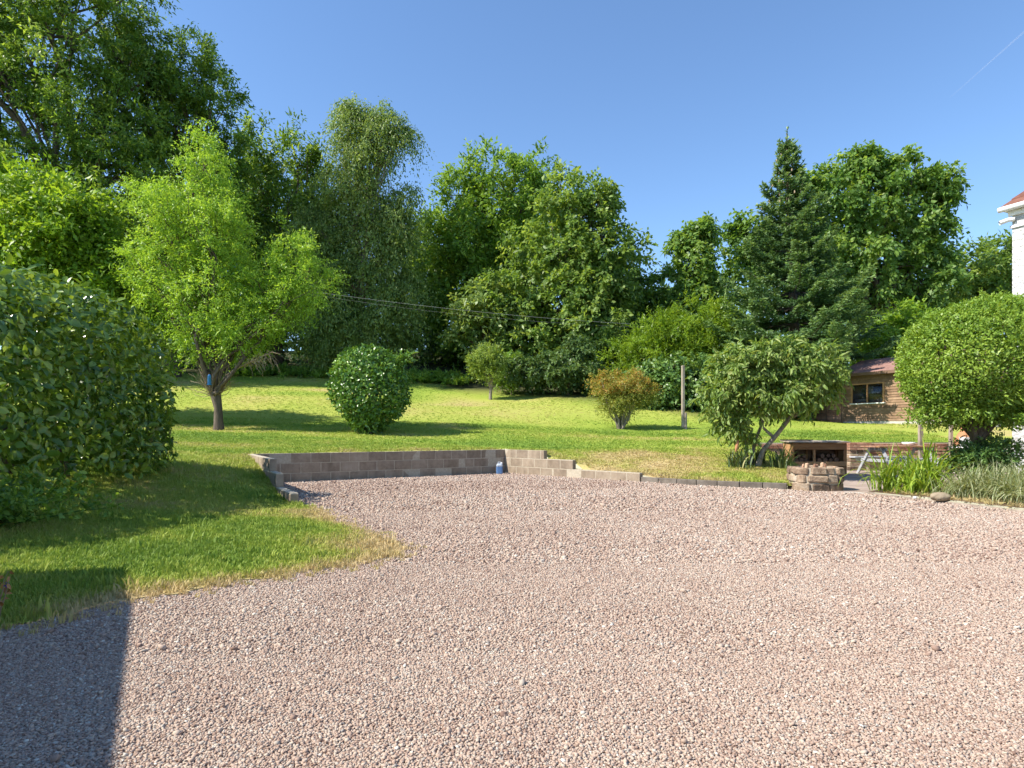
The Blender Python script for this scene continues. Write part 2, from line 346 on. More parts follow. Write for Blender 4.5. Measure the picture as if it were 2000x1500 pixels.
CP = np.array([  # height control points of the lawn
 (-5.75, 13.9, .60), (-4.6, 14.55, .66), (-3.6, 15.25, .67), (-2.6, 16, .67), (-1.3, 16.85, .67), (-.2, 17.55, .66), (.25, 17.1, .64), (.85, 16.5, .58), (1.2, 16.15, .44), (1.6, 15.75, .36),
 (2.1, 15.25, .21), (2.84, 14.45, .17), (3.5, 13.75, .11), (4.2, 13.2, .10), (4.85, 12.75, .09), (5.45, 12.45, .08), (6.6, 13.4, .12), (6.95, 15.5, .30), (6.9, 17.5, .62), (7.2, 19.15, .80),
 (9, 19.1, .82), (11, 19.1, .83), (14.2, 19.1, .84), (5.6, 14.6, .27), (4.2, 15.2, .37), (2.8, 16.6, .55), (6, 20, .85), (3, 20, .90), (0, 20, .98), (-4.6, 20.5, 1.10), (-9.2, 20.5, 1.17),
 (4, 24.3, 1.24), (6.6, 24.4, 1.24), (10, 23.5, 1.12), (13, 24, 1.18), (15.2, 28.8, 1.52), (17, 25.5, 1.46), (19, 28, 1.5), (9.6, 30, 2.15), (12.5, 31.5, 1.95), (4.1, 34, 2.98), (-1.2, 35, 2.95), (-6, 38, 3.95), (-10, 40, 4.4),
 (-17, 40, 4.6), (-9, 30, 2.75), (-18, 30, 2.9), (-13, 22, 1.4), (-20, 20, 1.5), (-8, 9, .45), (-5.6, 7.6, .22), (-5.7, 10.7, .45), (-7.0, 13.2, .62), (-10, 15, .95), (-14, 12, .95),
 (-5, 5.6, .13), (-4.2, 8.2, .13), (-3.2, 6.5, .07), (-2.2, 6.2, .03), (-3.3, 5.0, .05), (-3.55, 9.7, .06), (-4.3, 10.95, .25), (-4.95, 12.1, .45), (-5.5, 13.05, .57), (-3.9, 4.2, .05), (-6, 3, .05), (-8, -1, .05),
 (-1.02, 5.8, .005), (-1.6, 5.12, .005), (-2.5, 4.25, .005), (-2.9, 3.6, .005), (-1.95, 7.4, .01), (-2.65, 8.7, .02), (-3.05, 9.3, .03), (-4.6, 1.6, .01),
 (-30, 55, 7.8), (0, 55, 7.4), (-8, 46, 5.9), (6, 45, 5.0), (25, 50, 4.6), (45, 40, 2.2), (-45, 30, 3.6), (-40, 8, 1.6), (30, 22, 1.0), (40, 5, .3), (-25, -20, .2), (20, -20, -.1), (0, 90, 13), (60, 90, 9), (-60, 90, 13)])

def _tps(r2): return .5 * r2 * np.log(r2 + 1e-9)
_n = len(CP); _d2 = ((CP[:, None, :2] - CP[None, :, :2]) ** 2).sum(-1)
_A = np.zeros((_n + 3, _n + 3)); _A[:_n, :_n] = _tps(_d2) + np.eye(_n) * .02
_A[:_n, _n] = 1; _A[:_n, _n + 1:] = CP[:, :2]; _A[_n:, :_n] = _A[:_n, _n:].T
_w = np.linalg.solve(_A, np.concatenate([CP[:, 2], np.zeros(3)]))
def H(x, y):
    x = np.atleast_1d(np.asarray(x, float)); y = np.atleast_1d(np.asarray(y, float)); out = np.empty(x.shape)
    xf, yf, of = x.ravel(), y.ravel(), out.ravel()
    for i in range(0, len(xf), 20000):
        a, b = xf[i:i + 20000], yf[i:i + 20000]
        r2 = (a[:, None] - CP[None, :, 0]) ** 2 + (b[:, None] - CP[None, :, 1]) ** 2
        of[i:i + 20000] = _tps(r2) @ _w[:_n] + _w[_n] + a * _w[_n + 1] + b * _w[_n + 2]
    return of.reshape(x.shape)
def Hs(x, y): return float(H([x], [y])[0])
def on(px, Y, dz=0.0):
    X = (px - 1000) / FPX * Y; return np.array([X, Y, Hs(X, Y) + dz])

# where the mown lawn ends and the wood begins
LAWN = [(-60, -30), (-60, 40.5), (-14, 41.0), (-6.2, 40.0), (-2.4, 36.6), (3.2, 33.6), (5.6, 31.5), (9.2, 29.2), (12.5, 30.6), (30, 30), (60, 20), (60, -30)]
def dryness(x, y):
    d = .22 + .46 * (vnoise(x, y, 2.6, 1) - .45) + .26 * (vnoise(x, y, .8, 2) - .5) + .16 * (vnoise(x, y, .22, 3) - .5)
    d += .30 * (vnoise(x * .22 + y * .1, y * 1.6, 1.0, 5) - .5)           # mowing streaks
    d += (.15 + .4 * vnoise(x, y, .6, 17)) * np.exp(-np.maximum(seg_dist(x, y, [(-3.9, 15.2)] + WB[1:] + WR[1:]) - .15, 0) / .55)
    d += (.10 + .5 * vnoise(x, y, .7, 15)) * np.exp(-np.maximum(seg_dist(x, y, KERB) - .2, 0) / 1.1)
    d += .62 * np.exp(-np.maximum(seg_dist(x, y, GRASS_LINE[4:-2]) - .05, 0) / (.12 + .32 * vnoise(x, y, .5, 44)))
    d += .50 * np.exp(-(((x + 1.45) / .55) ** 2 + ((y - 6.15) / .6) ** 2))
    d += (.06 + .5 * vnoise(x, y, .55, 16)) * np.exp(-(((x - 3.6) / 2.2) ** 2 + ((y - 15.8) / 1.6) ** 2))
    d += .30 * np.exp(-(((x - 5.8) / .9) ** 2 + ((y - 13.6) / .8) ** 2))
    d += (.34 * (vnoise(x, y, 4.5, 9) - .5) + .22 * (vnoise(x, y, 1.1, 10) - .5)) * (y > 14)
    d += .12 * np.exp(-((y - 21) / 3.0) ** 2) * (vnoise(x, y, 1.5, 8) - .2)
    return np.clip(d, 0, 1)

def grid(x0, x1, y0, y1, s, jit=.25, seed=0):
    gx, gy = np.meshgrid(np.arange(x0, x1, s), np.arange(y0, y1, s)); r = RNG(seed)
    return np.stack([gx.ravel() + r.uniform(-jit, jit, gx.size) * s, gy.ravel() + r.uniform(-jit, jit, gx.size) * s], 1)
pts = grid(-15, 17, -7, 23, .42); far = grid(-60, 62, -30, 110, 2.2, seed=1)
far = far[~((far[:, 0] > -15) & (far[:, 0] < 17) & (far[:, 1] > -7) & (far[:, 1] < 23))]
vfar = grid(-420, 420, -120, 620, 22, seed=2); vfar = vfar[~((vfar[:, 0] > -60) & (vfar[:, 0] < 62) & (vfar[:, 1] > -30) & (vfar[:, 1] < 110))]
pts = np.concatenate([pts, far, vfar])
def dens(poly, s=.3, closed=True):
    out = []; n = len(poly)
    for i in range(n if closed else n - 1):
        a, b = np.array(poly[i]), np.array(poly[(i + 1) % n]); k = max(1, int(np.linalg.norm(b - a) / s))
        for t in range(k): out.append(tuple(a + (b - a) * t / k))
    if not closed: out.append(tuple(poly[-1]))
    return out
def _off(a, b, d):
    a, b = np.array(a), np.array(b); n = np.array([-(b - a)[1], (b - a)[0]]) / np.linalg.norm(b - a); return a + n * d, b + n * d
def _meet(l1, l2):
    (p, q), (u, v) = l1, l2; d1, d2 = q - p, v - u; t = np.cross(u - p, d2) / np.cross(d1, d2); return tuple(p + d1 * t)
_o = [_off(*w, .10) for w in (WL, WB, WR)]
_wl0, _c1, _c2, _wr1 = tuple(_o[0][0]), _meet(_o[0], _o[1]), _meet(_o[1], _o[2]), tuple(_o[2][1])
HOLE = [(-7, -7)] + GRASS_EDGE + [_wl0, _c1, _c2, _wr1] + [(x + .055, y + .065) for x, y in KERB[1:]] + PATIO[1:5] + [(14.0, 13.6), (14, 2.5), (12, 2.5), (12, -7)]
def wall_top(x, y):
    'height of the block wall where it stands beside x, y (steps down along both wings)'
    top = np.full(np.shape(x), 9.0)
    for (w, cs) in ((WL, ((0, .205), (1.25, .43), (1.95, .655))), (WB, ((0, .655),)), (WR, ((0, .655), (1.48, .43), (2.45, .205)))):
        a, b_ = np.array(w[0]), np.array(w[1]); L = np.linalg.norm(b_ - a); d = (b_ - a) / L; s = (x - a[0]) * d[0] + (y - a[1]) * d[1]; dist = np.abs((x - a[0]) * -d[1] + (y - a[1]) * d[0])
        z = np.full(np.shape(x), cs[0][1])
        for s0, zz_ in cs[1:]: z = np.where(s > s0, zz_, z)
        m = (s > -.05) & (s < L + .05) & (dist < .17); top = np.where(m, np.minimum(top, z), top)
    kd = seg_dist(x, y, KERB); return np.where((kd < .14) & (top > 8), .11, top)
hp = np.array(dens(HOLE, .28))
lawn_line = np.array(dens(LAWN, 1.0, False))
keep = (seg_dist(pts[:, 0], pts[:, 1], HOLE, True) > .14) & ~inside(pts[:, 0], pts[:, 1], HOLE)
pts = pts[keep]
nb = len(hp)
allp = [Vector(p) for p in hp.tolist()] + [Vector(p) for p in pts.tolist()]
res = delaunay_2d_cdt(allp, [(i, (i + 1) % nb) for i in range(nb)], [], 0, 1e-5)
gv = np.array([(v.x, v.y) for v in res[0]]); gf = np.array([f for f in res[2] if len(f) == 3])
cen = gv[gf].mean(1); gf = gf[~inside(cen[:, 0], cen[:, 1], HOLE)]
zz = H(gv[:, 0], gv[:, 1])
rr = np.hypot(gv[:, 0], gv[:, 1] - 30); fade = np.clip((rr - 75) / 120, 0, 1)
zz = zz * (1 - fade) + np.clip(gv[:, 1] * .10 + 4, 1.0, 40) * fade
zz = np.minimum(zz, wall_top(gv[:, 0], gv[:, 1]) - .02)
dryv = dryness(gv[:, 0], gv[:, 1])
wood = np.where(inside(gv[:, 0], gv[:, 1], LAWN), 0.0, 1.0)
used = np.zeros(len(gv), bool); used[gf.ravel()] = True; remap = np.cumsum(used) - 1

def m_lawn():
    m, n, l, p = mat_new('lawn_turf')
    a = n.new('ShaderNodeAttribute'); a.attribute_name = 'dry'; w = n.new('ShaderNodeAttribute'); w.attribute_name = 'wood'
    tc = n.new('ShaderNodeTexCoord')
    no = n.new('ShaderNodeTexNoise'); no.inputs['Scale'].default_value = 9; no.inputs['Detail'].default_value = 9; no.inputs['Roughness'].default_value = .75
    l.new(tc.outputs['Object'], no.inputs['Vector'])
    ad = n.new('ShaderNodeMath'); ad.operation = 'MULTIPLY_ADD'; l.new(no.outputs[0], ad.inputs[0]); ad.inputs[1].default_value = .55
    sb = n.new('ShaderNodeMath'); sb.operation = 'SUBTRACT'; l.new(a.outputs['Fac'], sb.inputs[0]); sb.inputs[1].default_value = .28; l.new(sb.outputs[0], ad.inputs[2])
    r = ramp(n, [(0, (.160, .250, .034)), (.22, (.260, .340, .048)), (.42, (.350, .375, .078)), (.66, (.42, .35, .14)), (1, (.46, .35, .18))])
    l.new(ad.outputs[0], r.inputs[0])
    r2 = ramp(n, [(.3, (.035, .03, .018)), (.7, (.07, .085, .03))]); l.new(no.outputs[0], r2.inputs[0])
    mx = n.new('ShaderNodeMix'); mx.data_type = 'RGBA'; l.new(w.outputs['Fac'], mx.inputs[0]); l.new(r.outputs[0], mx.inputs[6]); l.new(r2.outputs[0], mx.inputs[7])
    l.new(mx.outputs[2], p.inputs['Base Color']); p.inputs['Roughness'].default_value = .9; p.inputs['Specular IOR Level'].default_value = .15
    b = n.new('ShaderNodeBump'); b.inputs['Strength'].default_value = .8; b.inputs['Distance'].default_value = .03
    n2 = n.new('ShaderNodeTexNoise'); n2.inputs['Scale'].default_value = 35; n2.inputs['Detail'].default_value = 6
    l.new(tc.outputs['Object'], n2.inputs['Vector']); l.new(n2.outputs[0], b.inputs['Height']); l.new(b.outputs[0], p.inputs['Normal'])
    return m
M['lawn'] = m_lawn()
lawn = part('lawn', np.column_stack([gv, zz])[used], remap[gf], M['lawn'], None, {'dry': ('POINT', dryv[used]), 'wood': ('POINT', wood[used])}, True)
tag(lawn, 'mown grass lawn sloping up from the gravel to the wood', 'lawn', kind='structure')

# ------------------------------------------------------------------ gravel driveway
def stone_col(n, l, src, p):
    r = ramp(n, [(0, (0.137, 0.082, 0.063)), (.12, (0.253, 0.170, 0.131)), (.38, (0.369, 0.270, 0.211)), (.64, (0.418, 0.324, 0.258)), (.82, (0.470, 0.391, 0.312)), (.93, (0.321, 0.286, 0.249)), (1, (0.602, 0.553, 0.472))])
    l.new(src, r.inputs[0]); return r
def m_gravel():
    m, n, l, p = mat_new('gravel_bed')
    tc = n.new('ShaderNodeTexCoord'); v = n.new('ShaderNodeTexVoronoi'); v.inputs['Scale'].default_value = 62; v.inputs['Randomness'].default_value = 1
    l.new(tc.outputs['Object'], v.inputs['Vector'])
    sx = n.new('ShaderNodeSeparateColor'); l.new(v.outputs['Color'], sx.inputs[0])
    r = stone_col(n, l, sx.outputs[0], p)
    no = n.new('ShaderNodeTexNoise'); no.inputs['Scale'].default_value = .8; no.inputs['Detail'].default_value = 5; l.new(tc.outputs['Object'], no.inputs['Vector'])
    rr_ = ramp(n, [(.3, (.95, .93, .92)), (.7, (1.0, 1.0, 1.0))]); l.new(no.outputs[0], rr_.inputs[0])
    mx = n.new('ShaderNodeMix'); mx.data_type = 'RGBA'; mx.blend_type = 'MULTIPLY'; mx.inputs[0].default_value = 1; l.new(r.outputs[0], mx.inputs[6]); l.new(rr_.outputs[0], mx.inputs[7])
    l.new(mx.outputs[2], p.inputs['Base Color']); p.inputs['Roughness'].default_value = .9; p.inputs['Specular IOR Level'].default_value = .2
    b = n.new('ShaderNodeBump'); b.inputs['Strength'].default_value = 1; b.inputs['Distance'].default_value = .008; b.invert = True
    l.new(v.outputs['Distance'], b.inputs['Height']); l.new(b.outputs[0], p.inputs['Normal'])
    return m
M['gravel'] = m_gravel()
def flat(name, poly, z, mat, label, cat, sp=.5):
    P = dens(poly, .5); g = grid(min(p[0] for p in P), max(p[0] for p in P), min(p[1] for p in P), max(p[1] for p in P), sp, seed=5)
    g = g[inside(g[:, 0], g[:, 1], poly) & (seg_dist(g[:, 0], g[:, 1], poly, True) > .15)]
    r = delaunay_2d_cdt([Vector(p) for p in P] + [Vector(p) for p in g.tolist()], [(i, (i + 1) % len(P)) for i in range(len(P))], [], 0, 1e-5)
    v = np.array([(q.x, q.y) for q in r[0]]); f = np.array([q for q in r[2] if len(q) == 3]); c = v[f].mean(1); f = f[inside(c[:, 0], c[:, 1], poly)]
    o = part(name, np.column_stack([v, np.full(len(v), z) if np.isscalar(z) else z(v[:, 0], v[:, 1])]), f, mat, None, None, True)
    return tag(o, label, cat, kind='structure')
def gz(x, y): return .014 * (vnoise(x, y, 2.6, 31) - .5) + .003 * (vnoise(x, y, .5, 32) - .5) - .006
drive = flat('driveway', DRIVE, gz, M['gravel'], 'pink gravel driveway filling the foreground', 'driveway', .35)
patio = flat('patio', PATIO, .004, M['paving'], 'sunken patio paving behind the stone planter', 'patio')
bed = flat('flower_bed', BED, lambda x, y: .03 + .05 * vnoise(x, y, .7, 4), M['soil'], 'bare soil bed under the leafy clumps at right', 'flower bed')

def scatter(name, P, rot, scl, var, idx, sources, mat, label, cat, parent=None):
    me = bpy.data.meshes.new(name); me.vertices.add(len(P)); me.vertices.foreach_set('co', np.asarray(P, np.float32).ravel()); me.update()
    for an, ty, arr in (('rot', 'FLOAT_VECTOR', rot), ('scl', 'FLOAT_VECTOR', scl)):
        a = me.attributes.new(an, ty, 'POINT'); a.data.foreach_set('vector', np.asarray(arr, np.float32).ravel())
    a = me.attributes.new('var', 'FLOAT', 'POINT'); a.data.foreach_set('value', np.asarray(var, np.float32))
    a = me.attributes.new('idx', 'INT', 'POINT'); a.data.foreach_set('value', np.asarray(idx, np.int32))
    c = bpy.data.collections.new(name + '_pieces')
    for i, (V, F, sm) in enumerate(sources):
        sme = mesh_np(f'{name}_piece', V, F, smooth=sm); sme.materials.append(mat); c.objects.link(bpy.data.objects.new(f'{name}_piece_{i}', sme))
    ng = bpy.data.node_groups.new(name, 'GeometryNodeTree')
    ng.interface.new_socket('Geometry', in_out='INPUT', socket_type='NodeSocketGeometry'); ng.interface.new_socket('Geometry', in_out='OUTPUT', socket_type='NodeSocketGeometry')
    N, L = ng.nodes, ng.links
    gi, go = N.new('NodeGroupInput'), N.new('NodeGroupOutput'); ip = N.new('GeometryNodeInstanceOnPoints'); ci = N.new('GeometryNodeCollectionInfo')
    ci.inputs['Collection'].default_value = c; ci.inputs['Separate Children'].default_value = True; ci.inputs['Reset Children'].default_value = True
    L.new(gi.outputs[0], ip.inputs['Points']); L.new(ci.outputs[0], ip.inputs['Instance']); ip.inputs['Pick Instance'].default_value = True
    for an, ty, sock in (('rot', 'FLOAT_VECTOR', 'Rotation'), ('scl', 'FLOAT_VECTOR', 'Scale'), ('idx', 'INT', 'Instance Index')):
        na = N.new('GeometryNodeInputNamedAttribute'); na.data_type = ty; na.inputs[0].default_value = an
        out = next(o for o in na.outputs if o.enabled and o.name == 'Attribute')
        L.new(out, ip.inputs[sock])
    L.new(ip.outputs[0], go.inputs[0])
    o = link(name, me, mat, parent); md = o.modifiers.new('scatter', 'NODES'); md.node_group = ng
    return tag(o, label, cat, kind='stuff')

def stone_shape(seed):
    bm = bmesh.new(); bmesh.ops.create_icosphere(bm, subdivisions=1, radius=.5); r = RNG(seed)
    V = np.array([v.co[:] for v in bm.verts]); F = np.array([[v.index for v in f.verts] for f in bm.faces]); bm.free()
    V *= (1 + r.uniform(-.30, .28, len(V)))[:, None]; V *= np.array([1.25, .95, .62]) * r.uniform(.88, 1.12, 3)
    return V, F, False
def m_stone():
    m, n, l, p = mat_new('gravel_stone')
    a = n.new('ShaderNodeAttribute'); a.attribute_name = 'var'; a.attribute_type = 'INSTANCER'
    r = stone_col(n, l, a.outputs['Fac'], p); l.new(r.outputs[0], p.inputs['Base Color'])
    p.inputs['Roughness'].default_value = .85; p.inputs['Specular IOR Level'].default_value = .25
    return m
M['gstone'] = m_stone()
r = RNG(77); PP, SS = [], []
vis = lambda x, y: (np.abs(x) < .83 * y + .25) & (y > 1.9)
for (y0, y1, sp, sz) in ((1.9, 3.2, .0082, .0108), (3.2, 5.4, .0112, .0130), (5.4, 9.0, .0195, .020), (9.0, 17.6, .036, .030)):
    g = grid(-.84 * y1 - .4, min(.84 * y1 + .4, 8), y0, y1, sp, .62, seed=int(y0 * 10)); g = g[vis(g[:, 0], g[:, 1]) & (g[:, 1] >= y0) & (g[:, 1] < y1)]
    m_ = inside(g[:, 0], g[:, 1], DRIVE); g = g[m_]
    PP.append(g); SS.append(np.full(len(g), sz))
g = grid(-7, 9, -.6, 9, .028, .62, seed=404); g = g[~vis(g[:, 0], g[:, 1]) & inside(g[:, 0], g[:, 1], DRIVE) & (np.abs(g[:, 0]) < .83 * np.abs(g[:, 1]) + 3.2)]; PP.append(g); SS.append(np.full(len(g), .028))
# stones that stray into the edge of the grass
g = np.column_stack([r.uniform(-3.2, -.8, 9000), r.uniform(3.4, 9.4, 9000)]); d = seg_dist(g[:, 0], g[:, 1], GRASS_LINE); g = g[(d < .30 * r.uniform(0, 1, len(g))) & (r.uniform(0, 1, len(g)) < .7)]
PP.append(g); SS.append(np.full(len(g), .017))
G = np.concatenate(PP); S = np.concatenate(SS) * np.exp(r.normal(0, .22, len(G))); n_ = len(G)
big = r.uniform(0, 1, n_) < .0035; S[big] *= r.uniform(1.5, 2.1, big.sum())
var = np.clip(r.beta(1.7, 1.7, n_) + .12 * (vnoise(G[:, 0], G[:, 1], 2.3, 12) - .5) + .10 * (vnoise(G[:, 0], G[:, 1], .35, 13) - .5) - .12 * (seg_dist(G[:, 0], G[:, 1], [(-3.5, 13), (1.2, 13.5)]) < 1.2), 0, 1)
zst = gz(G[:, 0], G[:, 1]) + S * r.uniform(.05, .42, n_)
rot = np.column_stack([r.normal(0, .35, n_), r.normal(0, .35, n_), r.uniform(0, 6.28, n_)])
scl = S[:, None] * np.column_stack([np.ones(n_), r.uniform(.8, 1.15, n_), r.uniform(.8, 1.2, n_)])
gravel = scatter('gravel', np.column_stack([G, zst]), rot, scl, var, r.integers(0, 6, n_), [stone_shape(i) for i in range(6)], M['gstone'], 'loose pink and cream gravel stones over the driveway', 'gravel')

# ------------------------------------------------------------------ grass blades
def tuft(seed, nb=11, h=.045, lean=.5, w=.0035, spread=.02):
    r = RNG(seed); V, F = [], []
    for i in range(nb):
        a = r.uniform(0, 6.28); d = np.array([math.cos(a), math.sin(a), 0]); s = np.array([-d[1], d[0], 0]); b = np.array([*r.normal(0, spread, 2), -.006])
        hh = h * r.uniform(.6, 1.25); ln = lean * r.uniform(.2, 1.3)
        m1 = b + d * hh * ln * .35 + np.array([0, 0, hh * .6]); t = b + d * hh * ln + np.array([0, 0, hh * r.uniform(.75, 1)])
        k = len(V); V += [b - s * w, b + s * w, m1 + s * w * .8, m1 - s * w * .8, t]; F += [(k, k + 1, k + 2), (k, k + 2, k + 3), (k + 3, k + 2, k + 4)]
    return np.array(V), np.array(F), False
def m_grass():
    m, n, l, p = mat_new('grass_blade')
    a = n.new('ShaderNodeAttribute'); a.attribute_name = 'var'; a.attribute_type = 'INSTANCER'
    r = ramp(n, [(0, (.165, .270, .036)), (.22, (.280, .375, .052)), (.45, (.390, .425, .085)), (.68, (.49, .41, .165)), (1, (.56, .44, .23))])
    l.new(a.outputs['Fac'], r.inputs[0]); l.new(r.outputs[0], p.inputs['Base Color']); p.inputs['Roughness'].default_value = .6; p.inputs['Specular IOR Level'].default_value = .25
    t = n.new('ShaderNodeBsdfTranslucent'); l.new(r.outputs[0], t.inputs[0]); mx = n.new('ShaderNodeMixShader'); mx.inputs[0].default_value = .3
    l.new(p.outputs[0], mx.inputs[1]); l.new(t.outputs[0], mx.inputs[2]); l.new(mx.outputs[0], n['Material Output'].inputs[0]); return m
M['grass'] = m_grass()
r = RNG(99); PP, SS = [], []
for (x0, x1, y0, y1, sp, sc) in ((-6.6, -.8, 2.0, 9.8, .034, 1.0), (-9, 8, 9.8, 17.5, .062, 1.25), (-15, 14, 14, 24, .105, 1.6), (-24, 18, 24, 41, .20, 2.2)):
    g = grid(x0, x1, y0, y1, sp, .6, seed=int(y0)); g = g[(np.abs(g[:, 0]) < .83 * g[:, 1] + 1.8) & ~inside(g[:, 0], g[:, 1], HOLE) & inside(g[:, 0], g[:, 1], LAWN)]
    PP.append(g); SS.append(np.full(len(g), sc))
g = np.column_stack([r.uniform(-3.2, -.7, 6000), r.uniform(3.4, 9.4, 6000)]); d = seg_dist(g[:, 0], g[:, 1], GRASS_LINE); g = g[(d < .28 * r.uniform(0, 1, len(g)) ** 1.5) & inside(g[:, 0], g[:, 1], DRIVE)]
PP.append(g); SS.append(np.full(len(g), .8))
G = np.concatenate(PP); S = np.concatenate(SS); n_ = len(G); dv = dryness(G[:, 0], G[:, 1])
kp = r.uniform(0, 1, n_) > np.clip((dv - .5) * .8, 0, .35); G, S, dv = G[kp], S[kp], dv[kp]; n_ = len(G)
tall = np.exp(-seg_dist(G[:, 0], G[:, 1], WL) / .25) * .9 + np.exp(-seg_dist(G[:, 0], G[:, 1], WB + WR[1:]) / .18) * .8 + np.exp(-seg_dist(G[:, 0], G[:, 1], KERB) / .25) * 1.1 + np.exp(-seg_dist(G[:, 0], G[:, 1], GRASS_LINE) / .15) * .15 + 1.2 * (r.uniform(0, 1, n_) < .02) * (G[:, 1] < 12)
S = S * (1 + tall * r.uniform(.2, 1, n_)) * r.uniform(.7, 1.3, n_)
var = np.clip(dv + r.normal(0, .10, n_) + .3 * inside(G[:, 0], G[:, 1], DRIVE), 0, 1)
gzv = np.minimum(H(G[:, 0], G[:, 1]), wall_top(G[:, 0], G[:, 1]) - .02)
sc3 = np.column_stack([S, S, S * np.where(G[:, 1] > 24, .35, np.where(G[:, 1] > 14, .6, 1))])
grass = scatter('grass', np.column_stack([G, gzv]), np.column_stack([r.normal(0, .12, n_), r.normal(0, .12, n_), r.uniform(0, 6.28, n_)]), sc3, var, r.integers(0, 6, n_), [tuft(i) for i in range(6)], M['grass'], 'short green and straw coloured grass blades on the lawn', 'grass')
# ------------------------------------------------------------------ block retaining wall
wall = empty('retaining_wall', (-.2, 17.4, 0), 'low concrete block retaining wall stepping down at both ends round the gravel', 'retaining wall')
BT, BL, CH = .12, .45, .225
def wall_run(a, b, courses, seed, first=0.0, side=1):
    """courses: list of (start, end) along a-b for each course; side=+1 puts the thickness to the left of a-b"""
    F = Frame((*a, 0), (b[0] - a[0], b[1] - a[1])); r = RNG(seed)
    for c, (s0, s1) in enumerate(courses):
        z = -.02 + c * CH; x = s0 - (BL * .5 if c % 2 else 0)
        y0, y1 = (.004, BT - .004) if side > 0 else (-BT + .004, -.004)
        V = F(boxv(s0 + .012, s1 - .012, y0 - .0015, y1 + .0015, z + .001, z + CH - .014 + (.013 if c < len(courses) - 1 else 0))); pypart('mortar', V, BOXF, M['mortar'], wall)
        while x < s1 - .02:
            e0, e1 = max(x, s0), min(x + BL, s1)
            if e1 - e0 > .05:
                me = chamfer_mesh(e1 - e0 - .016, BT, CH - .015, .004, .0004, int(r.integers(0, 4)), 'block')
                p = F([((e0 + e1) / 2, side * BT / 2 + r.normal(0, .002), z)])[0]
                piece('block', me, M['block'], wall, p, F.ang + r.normal(0, .003))
            x += BL
    return F
LB = math.dist(*WB); LR = math.dist(*WR); LL = math.dist(*WL)
wall_run(WB[0], WB[1], [(-.12, LB + .05)] * 3, 3)
wall_run(WR[0], WR[1], [(.0, LR), (.0, 2.45), (.0, 1.48)], 5)
FL = wall_run(WL[0], WL[1], [(0, LL), (1.25, LL), (1.95, LL)], 7)
# solid black boxes paint the shade inside the hollow end blocks
for c, s in ((0, 0.0), (1, 1.25), (2, 1.95)):
    pypart('slot_shade', FL(boxv(s + .09, s + .135, BT - .02, BT + .0025, -.02 + c * CH + .05, c * CH + .16)), BOXF, M['black'], wall)
pypart('drain_hole_shade', Frame((*WR[0], 0), (WR[1][0] - WR[0][0], WR[1][1] - WR[0][1]))(boxv(3.86, 3.90, -.003, .02, .0, .03)), BOXF, M['black'], wall)  # solid black box, the dark of a small hole put into colour

kerb = empty('kerb', (*KERB[0], 0), 'low curving kerb of grey blocks along the foot of the dry bank', 'kerb')
kp_ = np.array(dens(KERB, .02, False)); cl = np.concatenate([[0], np.cumsum(np.linalg.norm(np.diff(kp_, axis=0), axis=1))])
s = 0.02; r = RNG(31)
while s < cl[-1] - .15:
    e = min(s + .44, cl[-1]); a = np.array([np.interp(s, cl, kp_[:, 0]), np.interp(s, cl, kp_[:, 1])]); b = np.array([np.interp(e, cl, kp_[:, 0]), np.interp(e, cl, kp_[:, 1])])
    L_ = np.linalg.norm(b - a); ang = math.atan2(*(b - a)[::-1]); mid = (a + b) / 2 + np.array([-(b - a)[1], (b - a)[0]]) / L_ * .05
    piece('kerb_block', chamfer_mesh(round(L_, 2) - .012, .1, .145, .006, .0015, int(r.integers(0, 3)), 'kerb_block'), M['kerb'], kerb, (*mid, -.03 + r.normal(0, .003)), ang)
    s = e
edging = empty('path_edging', (*EDGE[0], 0), 'thin weathered timber edging between gravel and planted bed', 'edging')
for i in range(4):
    a, b = np.array(EDGE[i]), np.array(EDGE[i + 1]); F = Frame((*a, 0), b - a); L_ = np.linalg.norm(b - a); k = max(1, round(L_ / 1.2))
    for j in range(k): bar('edging_board', F, L_ * j / k + .004, L_ * (j + 1) / k - .004, 0, .04, -.06, .028 + .006 * (j % 2), M['timber_grey'], edging)
F = Frame((KERB[-1][0] + .05, KERB[-1][1] - .1, 0), np.array(EDGE[0]) - np.array(KERB[-1]) + (0, .1)); bar('edging_board', F, .75, 1.15, 0, .05, -.05, .016, M['concrete'], edging)

# ------------------------------------------------------------------ blue water container in the wall corner
def lathe(prof, n=14, c=(0, 0, 0), sx=1, sy=1):
    V = []; F = []
    for (rr_, z) in prof:
        for i in range(n):
            a = 2 * math.pi * i / n; V.append((c[0] + rr_ * math.cos(a) * sx, c[1] + rr_ * math.sin(a) * sy, c[2] + z))
    for k in range(len(prof) - 1):
        for i in range(n): F.append((k * n + i, k * n + (i + 1) % n, (k + 1) * n + (i + 1) % n, (k + 1) * n + i))
    return np.array(V), F
cx, cy = -.33, 16.98
can = empty('water_container', (cx, cy, 0), 'small blue plastic water container standing in the corner of the block wall', 'container')
def rbox(x, y, z0, z1, hx, hy, k=.03, top=.04):
    prof = []; V = []; F = []
    ring = [(hx - k, hy), (hx, hy - k), (hx, -hy + k), (hx - k, -hy), (-hx + k, -hy), (-hx, -hy + k), (-hx, hy - k), (-hx + k, hy)]
    lv = [(z0, .92), (z0 + .015, 1), (z1 - top, 1), (z1, .62)]
    for z, q in lv: V += [(x + a * q, y + b * q, z) for a, b in ring]
    for i in range(len(lv) - 1):
        for j in range(8): F.append((i * 8 + j, i * 8 + (j + 1) % 8, (i + 1) * 8 + (j + 1) % 8, (i + 1) * 8 + j))
    F.append(tuple(range(8))[::-1]); F.append(tuple(range(24, 32))); return V, F
V, F_ = rbox(cx, cy, .004, .20, .085, .085, top=.002); pypart('body', V, [f for f in F_], M['blue_plastic'], can)
